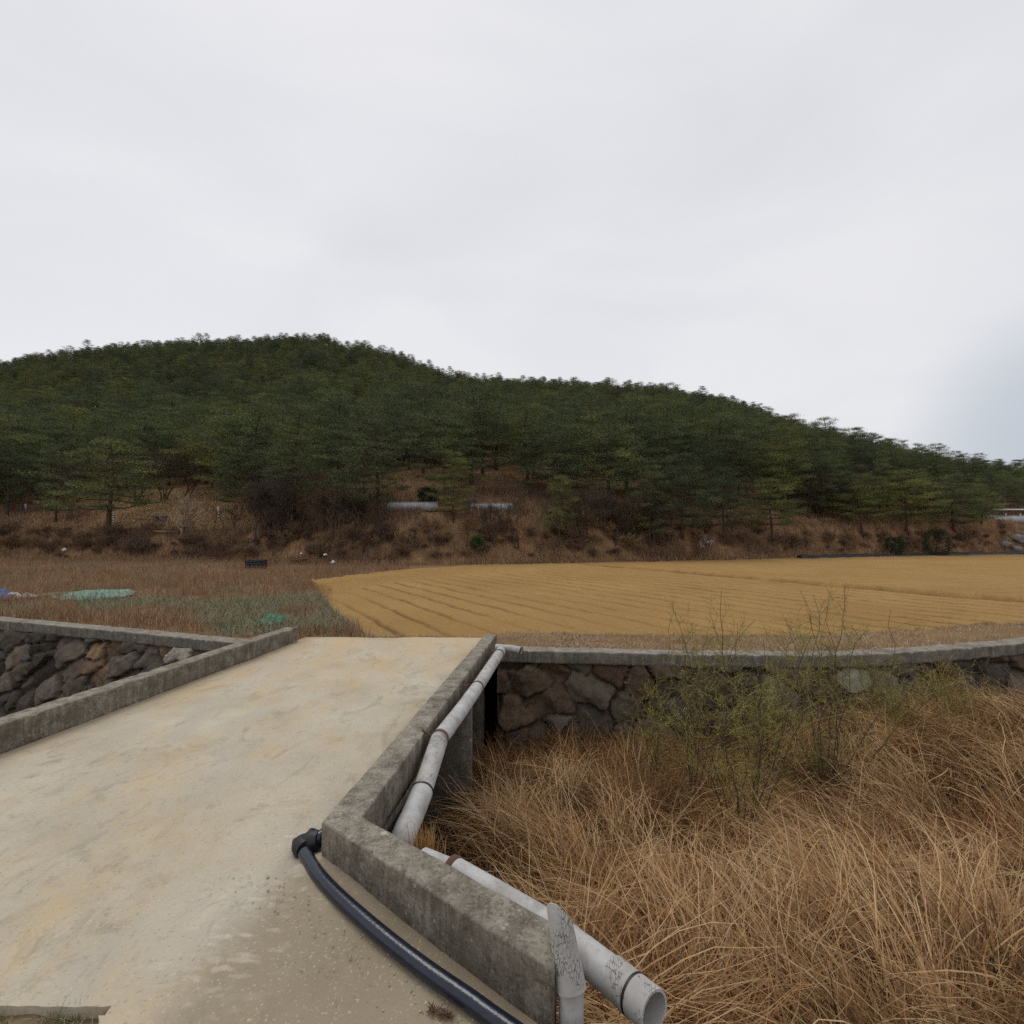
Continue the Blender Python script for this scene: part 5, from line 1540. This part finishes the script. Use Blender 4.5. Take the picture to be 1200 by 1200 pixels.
def build_small():
    white = mat_simple('white_paint', (0.62, 0.62, 0.60), 0.6, 0.3, 9, 0.2)
    pale = mat_simple('pale_concrete', (0.42, 0.44, 0.44), 0.85, 0.2, 3, 0.2)
    teal = mat_simple('teal_net', (0.17, 0.28, 0.225), 0.85, 0.15, 14, 0.5)
    green = mat_simple('green_tarp', (0.03, 0.15, 0.075), 0.55, 0.4, 10, 0.4)
    dark = mat_simple('dark_plastic', (0.02, 0.022, 0.025), 0.6, 0.3, 8, 0.4)
    blue = mat_simple('blue_bag', (0.10, 0.14, 0.26), 0.6, 0.3, 8, 0.3)
    wood = mat_simple('grey_timber', (0.26, 0.21, 0.16), 0.9, 0.1, 12, 0.3)
    rocky = mat_simple('grey_rock', (0.19, 0.18, 0.17), 0.95, 0.1, 6, 0.4)
    # white posts on the terrace
    def bands(root, h, r, n, matb):
        for k in range(n):
            a = Acc(); ring_band(a, (0, 0, h * (0.30 + 0.2 * k)), (0, 0, 1), r, h * 0.07, 14, 0.004); a.build('band', matb, root)
    for px, by, hp, nb, lab in ((133, 616, 14, 4, 'white post with dark bands right beside the trunk of the broad pine'), (79, 600, 12, 1, 'plain white post standing left of the broad pine'),
                                (30, 600, 10, 1, 'small dim white post nearest the dark pine at the left edge'), (256, 612, 19, 2, 'white topped post among saplings in the grassy clearing')):
        u, Y, z = ground_at(px, by)
        h = hp / 600 * Y; r = 0.075
        root = empty('marker_post', (u * Y, Y, z - 0.05), lab, 'post', 'white posts on the terrace')
        a = Acc(); tube(a, [(0, 0, 0), (0, 0, h * 0.5), (0, 0, h * 0.96), (0, 0, h)], [r, r, r, r * 0.6], 14); a.build('post_body', white, root)
        bands(root, h, r, nb, dark)
    # pale concrete barrier in the gap of the trees, with posts
    def barrier(pxa, pxb, py, h, lab, rail=False):
        u, Y, z = ground_at(0.5 * (pxa + pxb), py)
        x0, x1 = (pxa - 600) / 600 * Y, (pxb - 600) / 600 * Y
        root = empty('road_barrier', ((x0 + x1) / 2, Y, z - 0.1), lab, 'barrier', 'pale roadside barriers')
        L = x1 - x0
        a = Acc(); box(a, (0, 0, h / 2), (L, 0.28, h), 0, 0.03); a.build('barrier_wall', pale, root)
        n = max(2, int(L / 1.3))
        for k in range(n):
            a = Acc(); box(a, (-L / 2 + 0.35 + k * (L - 0.7) / max(1, n - 1), 0.06, h + 0.13), (0.08, 0.08, 0.26), 0, 0.01); a.build('post', dark if not rail else white, root)
        if rail:
            a = Acc(); box(a, (0.2, 0.06, h + 0.66), (L * 0.9, 0.10, 0.16), 0, 0.02); box(a, (0.6, 0.06, h + 0.35), (0.3, 0.12, 0.6), 0, 0.02); a.build('rail', white, root)
        a = Acc(); box(a, (0, 0, h + 0.012), (L + 0.04, 0.32, 0.05), 0, 0.01); a.build('coping', pale, root)
    barrier(448, 513, 597, 0.62, 'pale low concrete barrier between the yellow tinged pine and the dark narrow pine')
    barrier(552, 602, 596, 0.5, 'short low pale barrier behind the tall leafless trees')
    barrier(1158, 1235, 612, 0.7, 'pale barrier with a white rail beyond the last pine at the right', True)
    # rocks at the right end
    for k, (px, py, s) in enumerate(((1178, 640, 0.55), (1192, 633, 0.7), (1205, 628, 0.8), (1190, 645, 0.5), (1208, 642, 0.7))):
        u, Y, z = ground_at(px, py)
        o = link('boulder', rock_mesh(400 + k, s), rocky); o.location = (u * Y, Y, z + 0.1)
        tag(o, ('small ' if s < 0.6 else 'large ') + ['angular grey boulder lying at the left of the pile', 'grey boulder second from the top of the pile', 'grey boulder at the top of the pile', 'flat grey boulder at the front of the pile', 'grey boulder at the right of the pile'][k] + ' below the white rail', 'boulder', 'boulders at the end of the field')
    # black mulch sheet along the far edge of the field
    a = Acc()
    us = np.linspace(0.56, 1.2, 160)
    Yl = Yfoot(us) + 0.35
    for k in range(len(us) - 1): pass
    P = np.stack([us * Yl, Yl, zplain(Yl) + 0.13 + 0.08 * fbm(us * 60, us * 0, 5, 2)], 1)
    prof = np.linspace(-1, 1, 9)
    V = []
    for p, u_ in zip(P, us):
        wv = 0.22 * vnoise(np.array([u_ * 130]), np.array([3.0]), 6)[0]
        for q in prof: V.append((p[0], p[1] + q * 0.5 + wv, p[2] + 0.30 * (1 - q * q) - 0.18 + 0.05 * vnoise(np.array([u_ * 200]), np.array([q * 3]), 7)[0]))
    o = mesh_np('mulch_sheet', np.array(V), grid_faces(len(us), 9), dark, None, None, True)
    md = o.modifiers.new('thick', 'SOLIDIFY'); md.thickness = 0.01
    tag(o, 'long strip of dark plastic sheeting heaped along the far right edge of the field', 'plastic sheet')
    # teal net heap, green tarp, bags
    p, Y = plain_at(113, 699); o = cloth_heap('net_heap', p, 1.3, 1.1, 0.27, 11, teal); tag(o, 'crumpled pale teal net heaped on the dry grass', 'net')
    p, Y = plain_at(75, 697); o = cloth_heap('net_scrap', p, 0.8, 0.5, 0.12, 21, mat_simple('olive_net', (0.22, 0.24, 0.13), 0.8, 0.2, 10, 0.3)); tag(o, 'flat olive net scrap lying just left of the teal net', 'net')
    p, Y = plain_at(320, 731); o = cloth_heap('green_tarp', p, 0.34, 0.4, 0.34, 12, green); tag(o, 'small dark green tarp bundle in the weeds behind the left parapet', 'tarp')
    p, Y = plain_at(3, 703); o = cloth_heap('blue_bag', p, 0.35, 0.4, 0.42, 13, blue); tag(o, 'dull blue bag in the dry grass at the left edge', 'bag', 'rubbish bags in the meadow')
    p, Y = plain_at(15, 702); o = cloth_heap('white_bag', p, 0.3, 0.35, 0.28, 14, white); tag(o, 'crumpled white bag beside the blue bag', 'bag', 'rubbish bags in the meadow')
    p, Y = plain_at(33, 701); o = cloth_heap('white_bag', p, 0.3, 0.3, 0.2, 15, mat_simple('grey_bag', (0.4, 0.39, 0.36), 0.7, 0.3, 8, 0.3)); tag(o, 'flatter greyish bag right of the white bag', 'bag', 'rubbish bags in the meadow')
    # black crate at the bank
    p, Y = plain_at(281, 669)
    root = empty('crate', (p.x + 0.2, p.y + 1.5, float(zplain(p.y + 1.5)) - 0.08), 'black slatted crate at the foot of the bank', 'crate')
    root.scale = (0.85, 0.85, 0.8)
    a = Acc()
    for k in range(4): box(a, (0, -0.42, 0.09 + 0.2 * k), (1.15, 0.03, 0.15)); box(a, (0, 0.42, 0.09 + 0.2 * k), (1.15, 0.03, 0.15)); box(a, (-0.58, 0, 0.09 + 0.2 * k), (0.03, 0.8, 0.15)); box(a, (0.58, 0, 0.09 + 0.2 * k), (0.03, 0.8, 0.15))
    a.build('slatted_side', dark, root)
    for sx in (-1, 1):
        for sy in (-1, 1):
            a = Acc(); box(a, (sx * 0.56, sy * 0.385, 0.39), (0.06, 0.03, 0.8)); a.build('corner_post', dark, root)
    # sheet of rusty tin on two legs
    u, Y, z = ground_at(352, 664)
    root = empty('tin_sheet', (u * Y, Y, z), 'rusty sheet of tin leaning on the bank right of the black crate', 'metal sheet')
    n = 40; xs = np.linspace(-0.6, 0.6, n); V = []
    for x in xs:
        for t in (0, 1): V.append((x, -0.3 + t * 0.6, 0.35 + 0.12 * t + 0.02 * math.sin(x * 50) + 0.12 * x))
    o = mesh_np('sheet', np.array(V), grid_faces(n, 2), MT['rust'], root, None, True); md = o.modifiers.new('t', 'SOLIDIFY'); md.thickness = 0.012
    a = Acc(); box(a, (0.3, 0.1, 0.2), (0.08, 0.08, 0.44)); a.build('prop', wood, root)
    # white litter
    for px, py, s, lab in ((383, 655, 0.13, 'white scrap of litter at the foot of the bank near the field corner'), (355, 653, 0.09, 'tiny white scrap on the bank left of the field corner'), (79, 648, 0.16, 'white litter lying on the brush bank below the plain white post'),
                           (392, 674, 0.14, 'white stone like scrap at the far left corner of the field')):
        u, Y, z = ground_at(px, py)
        o = link('litter', rock_mesh(int(px), s, 0.8), white); o.location = (u * Y, Y - 0.3, z + 0.28); tag(o, lab, 'litter', 'white litter along the bank')
    # planks and a slab on the clearing
    for px, py, L, rz, lab in ((198, 626, 2.2, 0.12, 'grey plank lying at the terrace edge left of the forking bare tree'), (178, 611, 2.6, 0.1, 'long pale pole lying on the grassy clearing')):
        u, Y, z = ground_at(px, py)
        a = Acc(); box(a, (0, 0, 0), (L, 0.22, 0.12), 0, 0.012)
        o = a.build('plank', wood); o.location = (u * Y, Y, z + 0.2); o.rotation_euler = (0, 0.04, rz); tag(o, lab, 'plank', 'timber on the clearing')
    u, Y, z = ground_at(188, 612)
    root = empty('stone_slab', (u * Y, Y, z), 'small stone slab on two blocks in the grassy clearing', 'stone slab')
    a = Acc(); box(a, (0, 0, 0.52), (1.0, 0.6, 0.14), 0, 0.03); a.build('slab_top', rocky, root)
    for s in (-1, 1):
        a = Acc(); box(a, (s * 0.33, 0, 0.2), (0.2, 0.4, 0.49), 0, 0.03); a.build('block', rocky, root)
    # gravel swept against the kerb, and twigs
    a = Acc()
    for k in range(260):
        t = rng.uniform(0, 1); Y = 3.3 - 1.15 * t; X = -1.3 + 1.42 * t - abs(rng.normal(0, 0.28)) - 0.06
        s = rng.uniform(0.002, 0.007) * (1.7 if rng.uniform() < 0.1 else 1)
        V = rng.normal(0, 1, (8, 3)); V = V / np.linalg.norm(V, axis=1, keepdims=True)
        d = np.array([(1, 0, 0), (-1, 0, 0), (0, 1, 0), (0, -1, 0), (0, 0, .7), (0, 0, -.7)], float) * rng.uniform(0.7, 1.2, (6, 1)) * s
        an = rng.uniform(0, 6.28); M_ = np.array([[math.cos(an), -math.sin(an), 0], [math.sin(an), math.cos(an), 0], [0, 0, 1]])
        T = [(0, 2, 4), (2, 1, 4), (1, 3, 4), (3, 0, 4), (2, 0, 5), (1, 2, 5), (3, 1, 5), (0, 3, 5)]
        a.add(d @ M_.T + np.array([X, Y, deckz(Y) + 0.006 + 0.3 * s]), None, T, np.array((0.46, 0.40, 0.31)) * rng.uniform(0.75, 1.35))
    tag(a.build('gravel', MT['twig']), 'loose small gravel scattered beside the black hose', 'gravel', kind='stuff')
    a = Acc()
    def rp(px, py):
        Y = CAMZ / ((py - 600) / 600 - 0.045); return np.array([(px - 600) / 600 * Y, Y, deckz(Y) + 0.014])
    m = 90
    c0, c1 = rp(502, 1188), rp(528, 1195)
    t = rng.uniform(0, 1, (m, 1)); pp = c0 * (1 - t) + c1 * t + rng.normal(0, 0.012, (m, 3)) * np.array([1, 1, 0.2])
    V, Q, T = blades(pp, rng.uniform(0, 6.28, m), rng.uniform(0.02, 0.05, m), np.full(m, 1.3), rng.uniform(-0.2, 0.4, m), rng.uniform(0.003, 0.007, m), pick(np.array([(0.09, 0.055, 0.03), (0.14, 0.085, 0.05)]), m), 2)
    a.add(V, Q, None, T)
    tag(a.build('leaf_litter', MT['blade']), 'small brown clump of dead leaves on the road beside the hose', 'leaf litter', kind='stuff')
    # tuft of straw caught behind the kerb
    m = 160
    c = np.array(at(497, 985, 3.62)); pp = c + rng.normal(0, 1, (m, 3)) * np.array([0.05, 0.05, 0.02]) + np.array([0, 0, -0.12])
    V, Q, T = blades(pp, rng.uniform(0, 6.28, m), rng.uniform(0.12, 0.24, m), rng.uniform(0.0, 0.4, m), rng.uniform(0, 0.4, m), rng.uniform(0.004, 0.008, m), pick(np.array([(0.42, 0.24, 0.09), (0.5, 0.32, 0.14)]), m), 3)
    a = Acc(); a.add(V, Q, None, T)
    tag(a.build('straw_tuft', MT['blade']), 'orange straw tuft caught between the two white pipes behind the kerb', 'tuft')

# ------------------------------------------------------------------ build everything
build_ground()
build_field()
build_road()
build_bridge()
build_stone_wall(BANK_R, 'dark rubble stone wall with concrete coping along the far side of the channel right of the bridge', R(20), 1.35, 0.48, 71,
                 [(0.115, 0.098, 0.078), (0.125, 0.092, 0.064), (0.085, 0.075, 0.062), (0.16, 0.142, 0.118), (0.10, 0.068, 0.047)], [(6.9, 0.22, (0.30, 0.31, 0.25))], (0.045, 0.036, 0.027), 0.8)
build_stone_wall(BANK_L, 'tilted rubble stone wall with concrete coping along the stream left of the bridge', R(-38), 1.9, 0.36, 83,
                 [(0.15, 0.13, 0.11), (0.115, 0.105, 0.10), (0.19, 0.135, 0.09), (0.085, 0.073, 0.06), (0.20, 0.17, 0.145)], [(15.9, 0.25, (0.55, 0.52, 0.46)), (13.2, 0.5, (0.34, 0.24, 0.14))])
build_pipes()
build_channel_grass()
build_meadow_grass()
build_forest()
build_bare_trees()
build_shrubs()
build_small()
